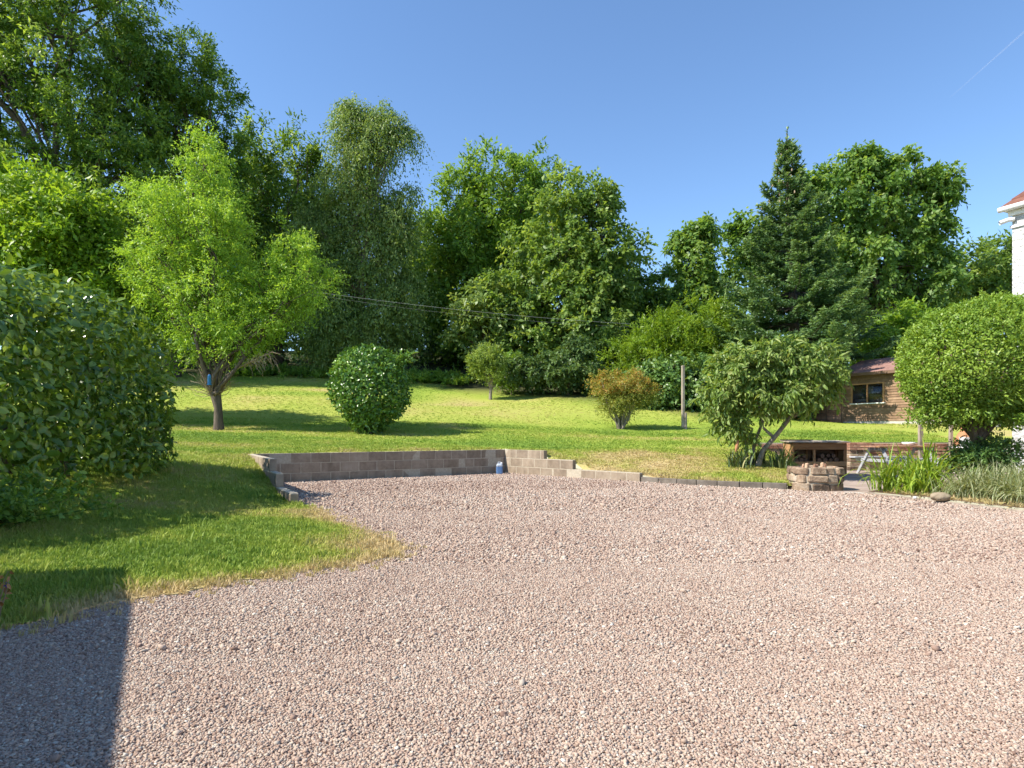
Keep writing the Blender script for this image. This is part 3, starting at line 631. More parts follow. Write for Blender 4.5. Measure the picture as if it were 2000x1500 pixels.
V, F_ = rbox(cx, cy, .2005, .285, .084, .084, top=.045); sh = pypart('shoulder', V, F_, M['pale_plastic'], can)
V, F_ = tubes([(np.array([(cx - .045, cy, .27), (cx - .045, cy, .315), (cx + .02, cy, .32), (cx + .03, cy, .28)]), [.011] * 4)], 6); part('handle', V, F_, M['pale_plastic'], sh)
V, F_ = lathe([(.0, .315), (.024, .315), (.026, .285), (.026, .27)], 10, (cx + .055, cy, 0)); pypart('cap', V, F_, M['white_paint'], sh)

# ------------------------------------------------------------------ stone planter
pc = np.array([5.88, 12.42]); planter = empty('stone_planter', (*pc, 0), 'rough mortared stone planter trough at the end of the kerb', 'planter')
r = RNG(41); RX, RY = .44, .42
def trough(t):   # D-shaped plan, flat towards the drive
    x, y = math.cos(t), math.sin(t); k = (abs(x) ** 3.2 + abs(y) ** 3.2) ** (-1 / 3.2)
    return np.array([pc[0] + RX * k * x, pc[1] + RY * k * y])
zc = -.03
for c, (hh, nst) in enumerate(((.18, 9), (.16, 10), (.14, 11))):
    cuts = np.sort((np.arange(nst) + r.uniform(-.25, .25, nst)) / nst * 2 * math.pi + c * .3)
    for i in range(nst):
        t0, t1 = cuts[i], cuts[(i + 1) % nst] + (2 * math.pi if i == nst - 1 else 0); a, b = trough(t0), trough(t1); L_ = np.linalg.norm(b - a)
        mid = trough((t0 + t1) / 2); ang = math.atan2(*(b - a)[::-1]); inw = unit(pc - mid)
        me = chamfer_mesh(L_ * r.uniform(.90, .99), .14, hh * r.uniform(.85, .97), .022, .010, int(r.integers(0, 999)), 'stone')
        piece('stone', me, M['stone'], planter, (*(mid + inw * .06 + r.normal(0, .006, 2)), zc), ang)
    zc += hh
tt = np.linspace(0, 2 * math.pi, 41)[:-1]; o_ = np.array([trough(t) for t in tt]); inn = o_ + (pc - o_) * .27; out = o_ + (pc - o_) * .022
n_ = len(tt); V = [(*p, -.02) for p in out] + [(*p, zc - .02) for p in out] + [(*p, zc - .02) for p in inn] + [(*p, .1) for p in inn]
F_ = [(k * n_ + i, k * n_ + (i + 1) % n_, (k + 1) * n_ + (i + 1) % n_, (k + 1) * n_ + i) for k in range(3) for i in range(n_)]
pypart('mortar', V, F_, M['mortar'], planter)
V = [(*(pc + (p - pc) * q), .37 + .03 * r.uniform(-1, 1)) for q in (.72, .4) for p in o_] + [(*pc, .39)]
F_ = [(i, (i + 1) % n_, n_ + (i + 1) % n_, n_ + i) for i in range(n_)] + [(n_ + i, n_ + (i + 1) % n_, 2 * n_) for i in range(n_)]
pypart('soil', V, F_, M['soil'], planter)
for (dx, dy, w, h_, t) in ((-.28, -.24, .10, .16, .3), (-.12, -.20, .07, .15, -.5), (.02, -.22, .06, .17, .6), (.14, -.10, .08, .14, -.3), (.27, -.2, .07, .10, .2), (-.2, .1, .09, .13, .4), (.1, .18, .12, .12, .1)):
    piece('upright_stone', chamfer_mesh(w, .05, h_, .015, .008, int(abs(dx * 100)), 'upright_stone'), M['stone_red'], planter, (pc[0] + dx, pc[1] + dy, .36), t * 3, (t * .4, t * .3))

# ------------------------------------------------------------------ stone and brick wall behind the patio
pw = empty('patio_wall', (9.6, 19, 0), 'stone wall with brick top holding up the lawn behind the patio', 'wall'); r = RNG(51)
def rubble(F, x0, x1, y0, dep, z0, z1, ch, lmin, lmax, mat, name='stone'):
    z = z0
    while z < z1 - .03:
        h_ = min(ch * r.uniform(.8, 1.2), z1 - z)
        if z1 - z - h_ < .04: h_ = z1 - z
        x = x0
        while x < x1 - .02:
            L_ = min(r.uniform(lmin, lmax), x1 - x)
            if x1 - x - L_ < lmin * .5: L_ = x1 - x
            me = chamfer_mesh(L_ - .014, dep, h_ - .012, .014, .006, int(r.integers(0, 9999)), name)
            piece(name, me, mat, pw, F([(x + L_ / 2, y0 + dep / 2 + r.normal(0, .008), z)])[0], F.ang); x += L_
        z += h_
def bricks(F, x0, x1, y0, dep, z0, n, mat=None, Lb=.225, hb=.072):
    for c in range(n):
        x = x0 - (Lb / 2 if c % 2 else 0)
        while x < x1 - .01:
            a, b = max(x, x0), min(x + Lb, x1)
            if b - a > .03: piece('brick', chamfer_mesh(b - a - .010, dep, hb - .010, .005, .001, int(r.integers(0, 3)), 'brick'), M['brick'], pw, F([((a + b) / 2, y0 + dep / 2, z0 + c * hb)])[0], F.ang)
            x += Lb
F0 = Frame((0, 0, 0), (1, 0))
pypart('mortar', boxv(7.02, 9.72, 18.79, 18.93, -.02, .80), BOXF, M['mortar'], pw)
rubble(F0, 7.0, 9.74, 18.76, .16, -.02, .62, .15, .22, .42, M['stone']); bricks(F0, 7.0, 9.74, 18.76, .20, .63, 2)
pypart('mortar', boxv(9.76, 10.32, 18.47, 18.95, -.02, .77), BOXF, M['mortar'], pw)
rubble(F0, 9.74, 10.34, 18.45, .46, -.02, .60, .13, .18, .42, M['stone']); bricks(F0, 9.72, 10.36, 18.43, .50, .60, 3)
pypart('mortar', boxv(10.36, 13.98, 18.72, 18.93, -.02, .80), BOXF, M['mortar'], pw)
rubble(F0, 10.36, 14.0, 18.69, .2, -.02, .56, .24, .30, .6, M['stone_red']); bricks(F0, 10.36, 14.0, 18.67, .27, .57, 3)

# ------------------------------------------------------------------ log store
ls = empty('log_store', (7.85, 17.0, 0), 'low open fronted wooden log store beside the patio wall', 'log store'); F = Frame((7.16, 16.35, 0), (1, .03))
W_, D_, HT = 1.40, .46, .855
for x in (0, .55, 1.34):
    bar('post', F, x, x + .055, .002, .057, 0, HT - .04, M['timber_brown'], ls); bar('post', F, x, x + .055, D_ - .06, D_, 0, HT, M['timber_brown'], ls)
bar('rail', F, -.01, W_, -.022, 0, HT - .19, HT - .02, M['timber_brown'], ls); bar('rail', F, -.01, W_, -.022, 0, .24, .36, M['timber_brown'], ls)
bar('back_board', F, .002, W_ - .004, D_ + .002, D_ + .02, .02, HT, M['cladding_dark'], ls); bar('floor_board', F, .06, W_ - .06, .06, D_ - .07, .30, .33, M['cladding_dark'], ls)
bar('side_board', F, -.03, -.012, 0, D_, .02, HT - .03, M['timber_brown'], ls); bar('side_board', F, W_ + .002, W_ + .02, 0, D_, .02, HT - .03, M['timber_brown'], ls)
o = pypart('roof', F(boxv(-.08, W_ + .07, -.09, D_ + .06, 0, .025) + np.array([[0, 0, HT - .012 + (.03 if i in (2, 3, 6, 7) else 0)] for i in range(8)])), BOXF, M['timber_grey'], ls)
pypart('roof_edge', F(boxv(-.085, .72, D_ - .1, D_ + .065, HT + .045, HT + .065)), BOXF, M['black'], o)
for (x, z, rr_) in ((.15, .36, .055), (.28, .37, .06), (.21, .47, .05), (.4, .36, .05), (.35, .46, .05), (.75, .36, .06), (.9, .37, .06), (.83, .47, .055), (1.05, .36, .05), (1.2, .37, .06), (1.12, .47, .05), (.98, .48, .05)):
    V, F_ = lathe([(0, 0), (rr_, 0), (rr_, .35), (0, .35)], 7); V = np.column_stack([V[:, 0] + x, V[:, 2] + .08, V[:, 1] + z + .03]); lg = tag(pypart('log', F(V), F_, M['cladding_dark']), None)
    lg.parent = ls; lg.matrix_parent_inverse = Matrix.Translation(-ls.location)

# ------------------------------------------------------------------ picnic table
pt = empty('picnic_table', (9.9, 16.6, 0), 'weathered picnic table with pale grey bench seat on the patio', 'picnic table'); F = Frame((9.35, 16.25, .004), (1, .12))
for i in range(5): bar('table_slat', F, -.02, 1.62, i * .148, i * .148 + .138, .715, .752, M['fence'] if i else M['timber_brown'], pt)
for y0 in (-.50, .98): 
    bar('bench_seat', F, .0, 1.6, y0, y0 + .25, .415, .455, M['grey_paint'], pt)
for x in (.13, 1.42):
    for (ya, yb) in ((.16, -.36), (.57, 1.09)):
        V = F([(x, ya - .045, .71), (x + .04, ya - .045, .71), (x + .04, ya + .045, .71), (x, ya + .045, .71), (x, yb - .045, 0), (x + .04, yb - .045, 0), (x + .04, yb + .045, 0), (x, yb + .045, 0)])
        pypart('leg', V, [(0, 1, 2, 3), (7, 6, 5, 4), (0, 4, 5, 1), (1, 5, 6, 2), (2, 6, 7, 3), (3, 7, 4, 0)], M['grey_paint'], pt)
    bar('cross_beam', F, x + .043, x + .083, -.48, 1.21, .33, .412, M['grey_paint'], pt); bar('top_beam', F, x + .043, x + .083, .02, .71, .63, .712, M['grey_paint'], pt)

# ------------------------------------------------------------------ posts and clutter beyond the table
for (px, Y, w, lab) in ((1798, 18.2, .10, 'square timber post rising behind the picnic table, nearer the stone wall'), (1857, 18.2, .085, 'square timber post beside the terracotta stove under the clipped tree')):
    X = (px - 1000) / FPX * Y; o = link('timber_post', chamfer_mesh(w, w, 2.05, .006, key=f'post{w}'), M['timber_grey']); o.location = (X, Y, .004); tag(o, lab, 'post', 'timber posts by the patio')
X = (1884 - 1000) / FPX * 18.0; st = empty('garden_stove', (X, 18.0, .004), 'rounded terracotta garden stove half hidden under the clipped tree', 'stove')
V, F_ = lathe([(0, .46), (.16, .46), (.235, .58), (.26, .74), (.24, .90), (.17, 1.05), (.10, 1.16), (.085, 1.36), (.11, 1.40), (.08, 1.40)], 16, (X, 18.0, .004)); pypart('bowl', V, F_, M['terracotta'], st, True)
for a in (0, 2.1, 4.2):
    V, F_ = tubes([(np.array([(X + .12 * math.cos(a), 18 + .12 * math.sin(a), .5), (X + .26 * math.cos(a), 18 + .26 * math.sin(a), .004)]), [.012, .012])], 6); part('leg', V, F_, M['black'], st)
V, F_ = lathe([(.0, 0), (.09, .0), (.10, .03), (.09, .05)], 12, (0, 0, 0)); pypart('mouth', np.column_stack([V[:, 0] + X - .05, 17.80 - V[:, 2] * 1.0, V[:, 1] * .9 + .77]), F_, M['dark_inside'], st)
tp = Frame((9.35, 16.25, .004), (1, .12)); q = tp([(1.18, .5, .755)])[0]
V, F_ = lathe([(0, 0), (.10, 0), (.15, .05), (.16, .09), (.145, .09), (.10, .03), (0, .02)], 16, q); tag(pypart('bowl', V, F_, M['white_paint'], None, True), 'white dish lying on the picnic table', 'dish')
# small white bucket further along
q = np.array([(1886 - 1000) / FPX * 16.4, 16.4, .004]); bu = empty('side_table', q, 'small white round garden table under the clipped tree', 'side table')
V, F_ = lathe([(0, .70), (.30, .70), (.31, .715), (.30, .73), (0, .73)], 18, q); pypart('table_top', V, F_, M['white_paint'], bu)
for a in (.4, 2.5, 4.6):
    V, F_ = tubes([(np.array([q + (.1 * math.cos(a), .1 * math.sin(a), .70), q + (.24 * math.cos(a), .24 * math.sin(a), 0)]), [.014, .014])], 6); part('leg', V, F_, M['white_paint'], bu)
q2 = q + (-.02, 0, .732); V, F_ = lathe([(0, 0), (.10, 0), (.13, .24), (.14, .25), (.125, .25), (.09, .03), (0, .03)], 14, q2); tag(pypart('pail', V, F_, M['white_paint'], None, True), 'white pail standing on the small round table', 'pail')

# ------------------------------------------------------------------ clothes post on the lawn
p = on(1334, 24.3); cp = empty('clothes_post', p, 'tall weathered grey timber clothes post on the lawn bolted to a short stub', 'post')
piece('post', chamfer_mesh(.10, .10, 2.36, .008, key='cpost'), M['timber_grey'], cp, p + (0, 0, .06), .2); piece('stub', chamfer_mesh(.075, .13, .68, .008, key='cstub'), M['timber_grey'], cp, p + (.092, .0, -.05), .2)
for z in (.2, .5):
    V, F_ = lathe([(0, -.09), (.014, -.09), (.014, .06), (0, .06)], 6); pypart('bolt', np.column_stack([V[:, 2] + p[0] + .05, V[:, 1] + p[1] - .03, V[:, 0] + p[2] + z]), F_, M['black'], cp)
V, F_ = tubes([(np.array([p + (.05, -.05, 2.32), p + (.05, -.12, 2.32), p + (.05, -.12, 2.36)]), [.01] * 3)], 6); part('hook', V, F_, M['black'], cp)

# ------------------------------------------------------------------ timber shed
sd = np.array([.447, -.894]); zb = 1.54; SH = empty('timber_shed', (15.0, 29.0, zb), 'timber clad garden shed with pink felt roof and two pane window', 'shed'); F = Frame((15.0, 29.0, zb), sd)
# in this frame +u runs along the front towards the camera, +v points to the back right
SL, SDp, EH = 6.2, 3.2, 2.12
for i in range(4): bar('plinth_block', F, i * 1.55 + .004, (i + 1) * 1.55 - .004, .02, .3, -1.0, .06, M['concrete'], SH)
nb_ = 19; bh = EH / nb_
wx0, wx1, wz0, wz1 = .42, 1.92, .86, 1.70
for i in range(nb_):
    z0 = .06 + i * bh; m_ = M['cladding_dark'] if i >= 17 else M['cladding']
    segs = [(0, SL)]
    if z0 + bh > wz0 and z0 < wz1: segs = [(0, wx0), (wx1, SL)]
    for (a, b) in segs:
        V = F([(a, .0, z0), (b, .0, z0), (b, .035, z0), (a, .035, z0), (a, .022, z0 + bh - .002), (b, .022, z0 + bh - .002), (b, .036, z0 + bh - .002), (a, .036, z0 + bh - .002)]); pypart('board', V, BOXF, m_, SH)
bar('corner_post', F, -.05, 0, -.03, .05, .0, EH + .05, M['cladding'], SH)
pypart('side_wall', F(boxv(0, .04, .05, SDp, .06, EH + .05)), BOXF, M['cladding'], SH); pypart('side_wall', F(boxv(SL - .04, SL, .05, SDp, .06, EH + .05)), BOXF, M['cladding'], SH)
pypart('back_wall', F(boxv(0, SL, SDp - .04, SDp, .06, EH + .05)), BOXF, M['cladding'], SH); pypart('floor', F(boxv(.05, SL - .05, .06, SDp - .05, .03, .09)), BOXF, M['timber_brown'], SH)
wn_ = link('window', mesh_np('window', F(boxv(wx0 + .03, wx1 - .03, .008, .012, wz0 + .03, wz1 - .03)) - top_of(SH), BOXF), M['glass'], SH)
for (a, b, c, d) in ((wx0 - .02, wx0 + .05, wz0 - .01, wz1 + .03), (wx1 - .05, wx1 + .02, wz0 - .01, wz1 + .03), ((wx0 + wx1) / 2 - .03, (wx0 + wx1) / 2 + .03, wz0, wz1)):
    bar('frame', F, a, b, -.03, .03, c, d, M['timber_brown'], wn_)
bar('frame', F, wx0 + .052, wx1 - .052, -.028, .03, wz1 - .03, wz1 + .03, M['timber_brown'], wn_); bar('sill', F, wx0 - .06, wx1 + .06, -.07, .03, wz0 - .05, wz0 - .005, M['white_paint'], wn_)
# things seen through the panes
for (x, z, w, h_, d, m_) in ((.62, .93, .5, .12, .25, 'white_paint'), (.95, 1.28, .24, .32, .5, 'white_paint'), (.6, 1.36, .16, .18, .5, 'grey_paint'), (1.42, .93, .22, .2, .22, 'terracotta'), (1.7, .93, .3, .16, .25, 'white_paint')):
    bar('shelf_item', F, x - w / 2, x + w / 2, d, d + .12, z, z + h_, M[m_], SH, .02)
bar('shelf', F, .45, 1.9, .1, .6, .88, .91, M['timber_brown'], SH); bar('shelf', F, .45, 1.2, .48, .7, 1.24, 1.265, M['timber_brown'], SH)
RP, RH = 1.6, .74
for (y0, y1, z0, z1) in ((-.22, RP, EH + .02, EH + .02 + RH), (SDp + .22, RP, EH + .02, EH + .02 + RH)):
    V = F([(-.25, y0, z0), (SL + .25, y0, z0), (SL + .25, y1, z1), (-.25, y1, z1), (-.25, y0, z0 + .05), (SL + .25, y0, z0 + .05), (SL + .25, y1, z1 + .05), (-.25, y1, z1 + .05)])
    pypart('roof_slope', V, BOXF if y0 < y1 else [f[::-1] for f in BOXF], M['roof_felt'], SH)
for x in (.0, SL - .04):
    V = F([(x, .05, EH + .05), (x, SDp - .05, EH + .05), (x, RP, EH + RH), (x + .04, .05, EH + .05), (x + .04, SDp - .05, EH + .05), (x + .04, RP, EH + RH)]); pypart('gable', V, [(0, 1, 2), (5, 4, 3), (0, 3, 4, 1), (1, 4, 5, 2), (2, 5, 3, 0)], M['cladding'], SH)
bar('fascia', F, -.25, SL + .25, -.255, -.222, EH - .07, EH + .065, M['cladding_dark'], SH)
# fence panels joining the shed
fp = empty('fence_panel', F([(-.8, 0, 0)])[0], 'lapped timber fence panel joined to the left end of the shed', 'fence'); r = RNG(61)
for i in range(10):
    z0 = .02 + i * .15
    for (a, b) in ((-1.62, -.86), (-.84, -.07)):
        V = F([(a, .0, z0), (b, .0, z0), (b, .02, z0), (a, .02, z0), (a, .03, z0 + .145), (b, .03, z0 + .145), (b, .045, z0 + .145), (a, .045, z0 + .145)]); V[:, 2] += r.normal(0, .004); pypart('board', V, BOXF, M['fence'], fp)
for x in (-1.66, -.87, -.075): bar('batten', F, x, x + .045, -.035, -.004, -.2, 1.55, M['cladding_dark'], fp)
lf = empty('low_fence', F([(-2.6, 0, 0)])[0], 'low timber fence stepping down beside the taller fence panel', 'fence')
for i in range(4):
    V = F([(-3.3, .0, .02 + i * .15), (-1.7, .0, .02 + i * .15), (-1.7, .02, .02 + i * .15), (-3.3, .02, .02 + i * .15), (-3.3, .03, .16 + i * .15), (-1.7, .03, .16 + i * .15), (-1.7, .045, .16 + i * .15), (-3.3, .045, .16 + i * .15)]); pypart('board', V, BOXF, M['fence'], lf)
for x in (-3.3, -2.5, -1.75): bar('batten', F, x, x + .05, -.035, -.004, -.3, .66, M['fence'], lf)

# ------------------------------------------------------------------ white house at the right edge
hd = np.array([.42, -.907]); HW = empty('white_house', (10.2, 13.05, 0), 'white roughcast house with red tiled roof at the right edge', 'house'); F = Frame((10.2, 13.05, 0), hd)
HLn, HDp, HE = 11.0, 8.0, 5.62
V = F(boxv(0, HLn, 0, HDp, -.2, HE)); pypart('wall', V, BOXF, M['render_white'], HW)
bar('band', F, -.03, HLn, -.035, -.002, HE - .36, HE - .30, M['white_paint'], HW); bar('band', F, -.05, HLn, -.06, -.002, HE - .11, HE - .003, M['white_paint'], HW)
bar('soffit', F, -.12, HLn + .2, -.13, HDp + .2, HE + .0, HE + .04, M['white_paint'], HW)
V, F_ = tubes([(F([(-.16, -.17, HE + .03), (HLn, -.17, HE + .03)]), [.055, .055])], 10); part('gutter', V, F_, M['gutter'], HW, None, True)
V, F_ = tubes([(F([(-.13, -.20, HE - .24), (-.02, -.10, HE - .19), (.06, -.04, HE - .19)]), [.045, .045, .045])], 8); part('waste_pipe', V, F_, M['gutter'], HW, None, True)
# hipped roof, tile courses as separate strips on the side in view
rise, run = 3.2, 3.0; nt_ = 20
def hip(q): return -.16 + q * run, -.16 + q * run, HE + .05 + q * rise
a1, y1, z1 = hip(1); a0, y0, z0 = hip(0)
V = F([(a0, y0, z0), (a0, HDp + .3, z0), (a1, HDp - y1, z1), (a1, y1, z1), (HLn, y0, z0), (HLn, HDp + .3, z0), (HLn, HDp - y1, z1), (HLn, y1, z1)])
rf = pypart('roof', V - np.array([0, 0, .02]), [(0, 3, 2, 1), (3, 7, 6, 2), (1, 2, 6, 5), (4, 5, 6, 7)], M['roof_tile'], HW)
for i in range(nt_):
    q0, q1 = i / nt_, (i + 1.15) / nt_; (a0, y0, z0), (a1, y1, z1) = hip(q0), hip(min(q1, 1))
    V = F([(a0, y0, z0 + .035), (HLn, y0, z0 + .035), (HLn, y1, z1 + .012), (a1, y1, z1 + .012), (a0, y0, z0), (HLn, y0, z0), (HLn, y1, z1 - .01), (a1, y1, z1 - .01)])
    pypart('tile_course', V, [(0, 1, 2, 3), (4, 7, 6, 5), (0, 4, 5, 1), (1, 5, 6, 2), (2, 6, 7, 3), (3, 7, 4, 0)], M['roof_tile'], rf)

# ------------------------------------------------------------------ garage beside the camera: its shadow falls across the left foreground
gd = np.array([.49, -.87]); gd = gd / np.linalg.norm(gd); GH = 2.6; sl = GH / math.tan(math.radians(SUN_EL))
gc = np.array([-2.93, 4.98]) - SHADOW * sl; GA = empty('garage', (*gc, 0), 'flat roofed white garage left of the camera whose shadow falls on the gravel', 'garage'); F = Frame((*gc, 0), -gd)
pypart('wall', F(boxv(-9, -.03, -.0 + .03, 4.0, -.2, GH - .14)), BOXF, M['render_white'], GA); pypart('roof', F(boxv(-9.1, .0, .0, 4.1, GH - .139, GH)), BOXF, M['black'], GA)

# ------------------------------------------------------------------ overhead cables and the contrail
for (a, b, sg, rr_, lab) in ((at(520, 556, 34), at(1235, 633, 37), -.012, .007, 'upper of two thin overhead cables crossing in front of the trees'), (at(520, 560, 34.3), at(1300, 640, 37.5), -.022, .0035, 'lower fainter overhead cable crossing in front of the trees')):
    t = np.linspace(0, 1, 30)[:, None]; P = a * (1 - t) + b * t; P[:, 2] += sg * 20 * (4 * t * (1 - t))[:, 0]
    V, F_ = tubes([(P, [rr_] * 30)], 5); tag(part('overhead_cable', V, F_, M['cable']), lab, 'cable', 'overhead cables')
def m_trail():
    m, n, l, p = mat_new('contrail_ice'); t = n.new('ShaderNodeBsdfTransparent'); d = n.new('ShaderNodeBsdfDiffuse'); d.inputs[0].default_value = (.9, .9, .9, 1); tr = n.new('ShaderNodeBsdfTranslucent'); tr.inputs[0].default_value = (.9, .9, .9, 1)
    ad = n.new('ShaderNodeMixShader'); l.new(d.outputs[0], ad.inputs[1]); l.new(tr.outputs[0], ad.inputs[2]); mx = n.new('ShaderNodeMixShader'); mx.inputs[0].default_value = .07
    l.new(t.outputs[0], mx.inputs[1]); l.new(ad.outputs[0], mx.inputs[2]); l.new(mx.outputs[0], n['Material Output'].inputs[0]); return m
P = np.array([at(1855 + 160 * t, 191 - 142 * t, 9000 - 500 * t) for t in np.linspace(0, 1, 12)])
V, F_ = tubes([(P, 2 + 11 * np.linspace(0, 1, 12))], 8); o = tag(part('contrail', V, F_, m_trail(), None, None, True), 'faint straight white vapour trail high in the blue sky', 'contrail'); o.visible_shadow = True
# ------------------------------------------------------------------ foliage generators
T_DIA = (np.array([(0, 0, 0), (.45, -.5, .06), (1, 0, -.10), (.45, .5, .06)]), np.array([(0, 1, 2, 3)]))
T_LEAF = (np.array([(0, 0, 0), (.5, 0, -.01), (1, 0, -.16), (.26, .40, .07), (.66, .42, .04), (.26, -.40, .07), (.66, -.42, .04)]),
          np.array([(0, 1, 3), (1, 4, 3), (1, 2, 4), (0, 5, 1), (1, 5, 6), (1, 6, 2)]))
def stamp(T, P, A, N, L, W):
    """leaves at P, along A, facing N, length L, width W -> V, F"""
    tv, tf = T; A = unit(A); S = unit(np.cross(N, A)); N = np.cross(A, S)
    L = np.broadcast_to(L, len(P)); W = np.broadcast_to(W, len(P))
    V = P[:, None] + tv[None, :, 0, None] * A[:, None] * L[:, None, None] + tv[None, :, 1, None] * S[:, None] * W[:, None, None] + tv[None, :, 2, None] * N[:, None] * L[:, None, None]
    F = tf[None] + (np.arange(len(P)) * len(tv))[:, None, None]
    return V.reshape(-1, 3), F.reshape(-1, tf.shape[1])

def sph(r, n): return unit(r.normal(0, 1, (n, 3)))

def lobe_world(lobes, Y):
    out = []
    for lb in lobes:
        px, py, rx, ry = lb[:4]; dY = lb[4] if len(lb) > 4 else 0; dep = lb[5] if len(lb) > 5 else 1.0
        y = Y + dY; c = at(px, py, y); out.append((c, np.array([rx * y / FPX, rx * y / FPX * dep, ry * y / FPX])))
    return out

def clump_points(LB, spacing, r, rough=.16, inner=.35, back=.65, sub=9):
    """clump centres: every lobe is broken into smaller billows so that light and dark masses show"""
    SB = []
    for c, R in LB:
        k = np.arange(sub) + .5; ph = np.arccos(1 - 2 * k / sub); th = math.pi * (1 + 5 ** .5) * k + r.uniform(0, 6.28)
        d = unit(np.stack([np.cos(th) * np.sin(ph), np.sin(th) * np.sin(ph), np.cos(ph)], 1) + r.normal(0, .22, (sub, 3)))
        for q in d: SB.append((c + q * R * r.uniform(.50, .78), R * r.uniform(.32, .52), unit(q / R)))
    CC = np.array([c for c, R, q in SB]); RR = np.array([R for c, R, q in SB]); C, O = [], []
    for k, (c, R, q0) in enumerate(SB):
        area = 4 * math.pi * ((R[0] * R[1]) ** 1.6 / 3 + (R[0] * R[2]) ** 1.6 / 3 + (R[1] * R[2]) ** 1.6 / 3) ** (1 / 1.6)
        n = max(4, int(area / spacing ** 2 + r.uniform(0, 1))); d = sph(r, n)
        m = (d[:, 1] < .25) | (r.uniform(0, 1, n) < back); d = d[m]; n = len(d)
        q = 1 + r.normal(0, rough, n); ni = int(n * inner * .6); d = np.concatenate([d, sph(r, ni)]); q = np.concatenate([q, r.uniform(.3, .8, ni)])
        p = c + d * R * q[:, None]; e = (((p[:, None] - CC[None]) / RR[None]) ** 2).sum(2); e[:, k] = 9
        keep = (e.min(1) > .38) | (r.uniform(0, 1, len(p)) < .2); C.append(p[keep]); O.append(unit(unit(d / R) + q0 * .5)[keep])
    return np.concatenate(C), np.concatenate(O)

def spray(C, O, r, nt=7, nl=8, tl=.8, droop=.2, up=.25, spread=.9, outw=.8, leaf=(.2, .1), flat=.5, hang=0.0, cv=.6, tpl=T_DIA, lj=.35):
    """each clump = nt twigs of nl leaves; returns V, F, var"""
    n = len(C); cvr = r.uniform(0, 1, n)
    c = np.repeat(C, nt, 0); o = np.repeat(O, nt, 0); v = np.repeat(cvr, nt)
    d = unit(o * outw + r.normal(0, spread * .6, c.shape) + np.array([0, 0, up])); ln = tl * r.uniform(.5, 1.25, len(c))
    t = (np.arange(nl) + 1) / nl; t = t[None, :] * np.ones((len(c), 1)) + r.uniform(-.4, .4, (len(c), nl)) / nl
    P = c[:, None] + d[:, None] * (ln[:, None] * t)[..., None]; P[..., 2] -= droop * (ln[:, None] * t ** 2)
    P = P.reshape(-1, 3) + r.normal(0, .06 * tl, (P.size // 3, 3)); D = np.repeat(d, nl, 0); D[:, 2] -= droop * 1.2 * t.ravel(); v = np.repeat(v, nl)
    A = unit(D) * .7 + r.normal(0, .6, P.shape); A[:, 2] -= hang
    N = np.array([0, 0, 1.0]) * flat + np.repeat(np.repeat(O, nt, 0), nl, 0) * .5 + r.normal(0, .45, P.shape)
    L = leaf[0] * np.exp(r.normal(0, lj, len(P))); W = leaf[1] * np.exp(r.normal(0, lj * .6, len(P)))
    V, F = stamp(tpl, P, A, N, L, W)
    var = np.clip(cv * v + (1 - cv) * r.uniform(0, 1, len(P)), 0, 1)
    return V, F, np.repeat(var, len(tpl[1]))

def crown_part(root, V, F, var, mat, name='crown'): return part(name, V, F, M[mat], root, {'var': ('FACE', var)})

def limbs_for(base, LB, C, r, trunk_r, fork=.35, nb=7, mat='bark', root=None, lean=None, sides=8, thin=1.0):
    top = max(c[2] for c, R in LB); cx = np.mean([c for c, R in LB], 0)
    f = np.array([base[0] * .6 + cx[0] * .4, base[1] * .6 + cx[1] * .4, base[2] + (top - base[2]) * fork])
    if lean is not None: f = np.array(lean, float)
    tp = wander(np.array(base) - (0, 0, .15), f, 7, .04, r); tr = trunk_r * np.array([1.45, 1.08, .98, .92, .86, .8, .74])
    V, F = tubes([(tp, tr)], 10); part('trunk', V, F, M[mat], root, None, True)
    paths = []
    for c, R in LB:
        e = c + np.array([0, 0, -R[2] * .1]); s = tp[int(r.integers(4, 7))]; k = trunk_r * .55
        p = wander(s, e, 8, .10, r, .06); paths.append((p, np.linspace(k, k * .35, 8) * thin))
        dd = ((C - c) / R); near = np.where((dd ** 2).sum(1) < 1.7)[0]
        if len(near):
            for i in r.choice(near, min(nb, len(near)), False):
                s2 = p[int(r.integers(3, 8))]; paths.append((wander(s2, C[i], 5, .10, r, .05), np.linspace(k * .33, k * .08, 5) * thin))
    V, F = tubes(paths, 5); part('limbs', V, F, M[mat], root, None, True)
    return tp

def tree(name, label, px, Y, lobes, mat, seed, spacing=.9, trunk=.3, cat='tree', group=None, bark='bark', fork=.35, rough=.16, inner=.35, back=.65, nb=7, sub=9, **kw):
    r = RNG(seed); base = on(px, Y); root = empty(name, base, label, cat, group); LB = lobe_world(lobes, Y)
    C, O = clump_points(LB, spacing, r, rough, inner, back, sub)
    k = C[:, 2] > H(C[:, 0], C[:, 1]) + .15; C, O = C[k], O[k]
    limbs_for(base, LB, C, r, trunk, fork, nb, bark, root)
    V, F, var = spray(C, O, r, **kw); crown_part(root, V, F, var, mat)
    return root

WOOD = 'trees of the wood beyond the lawn'
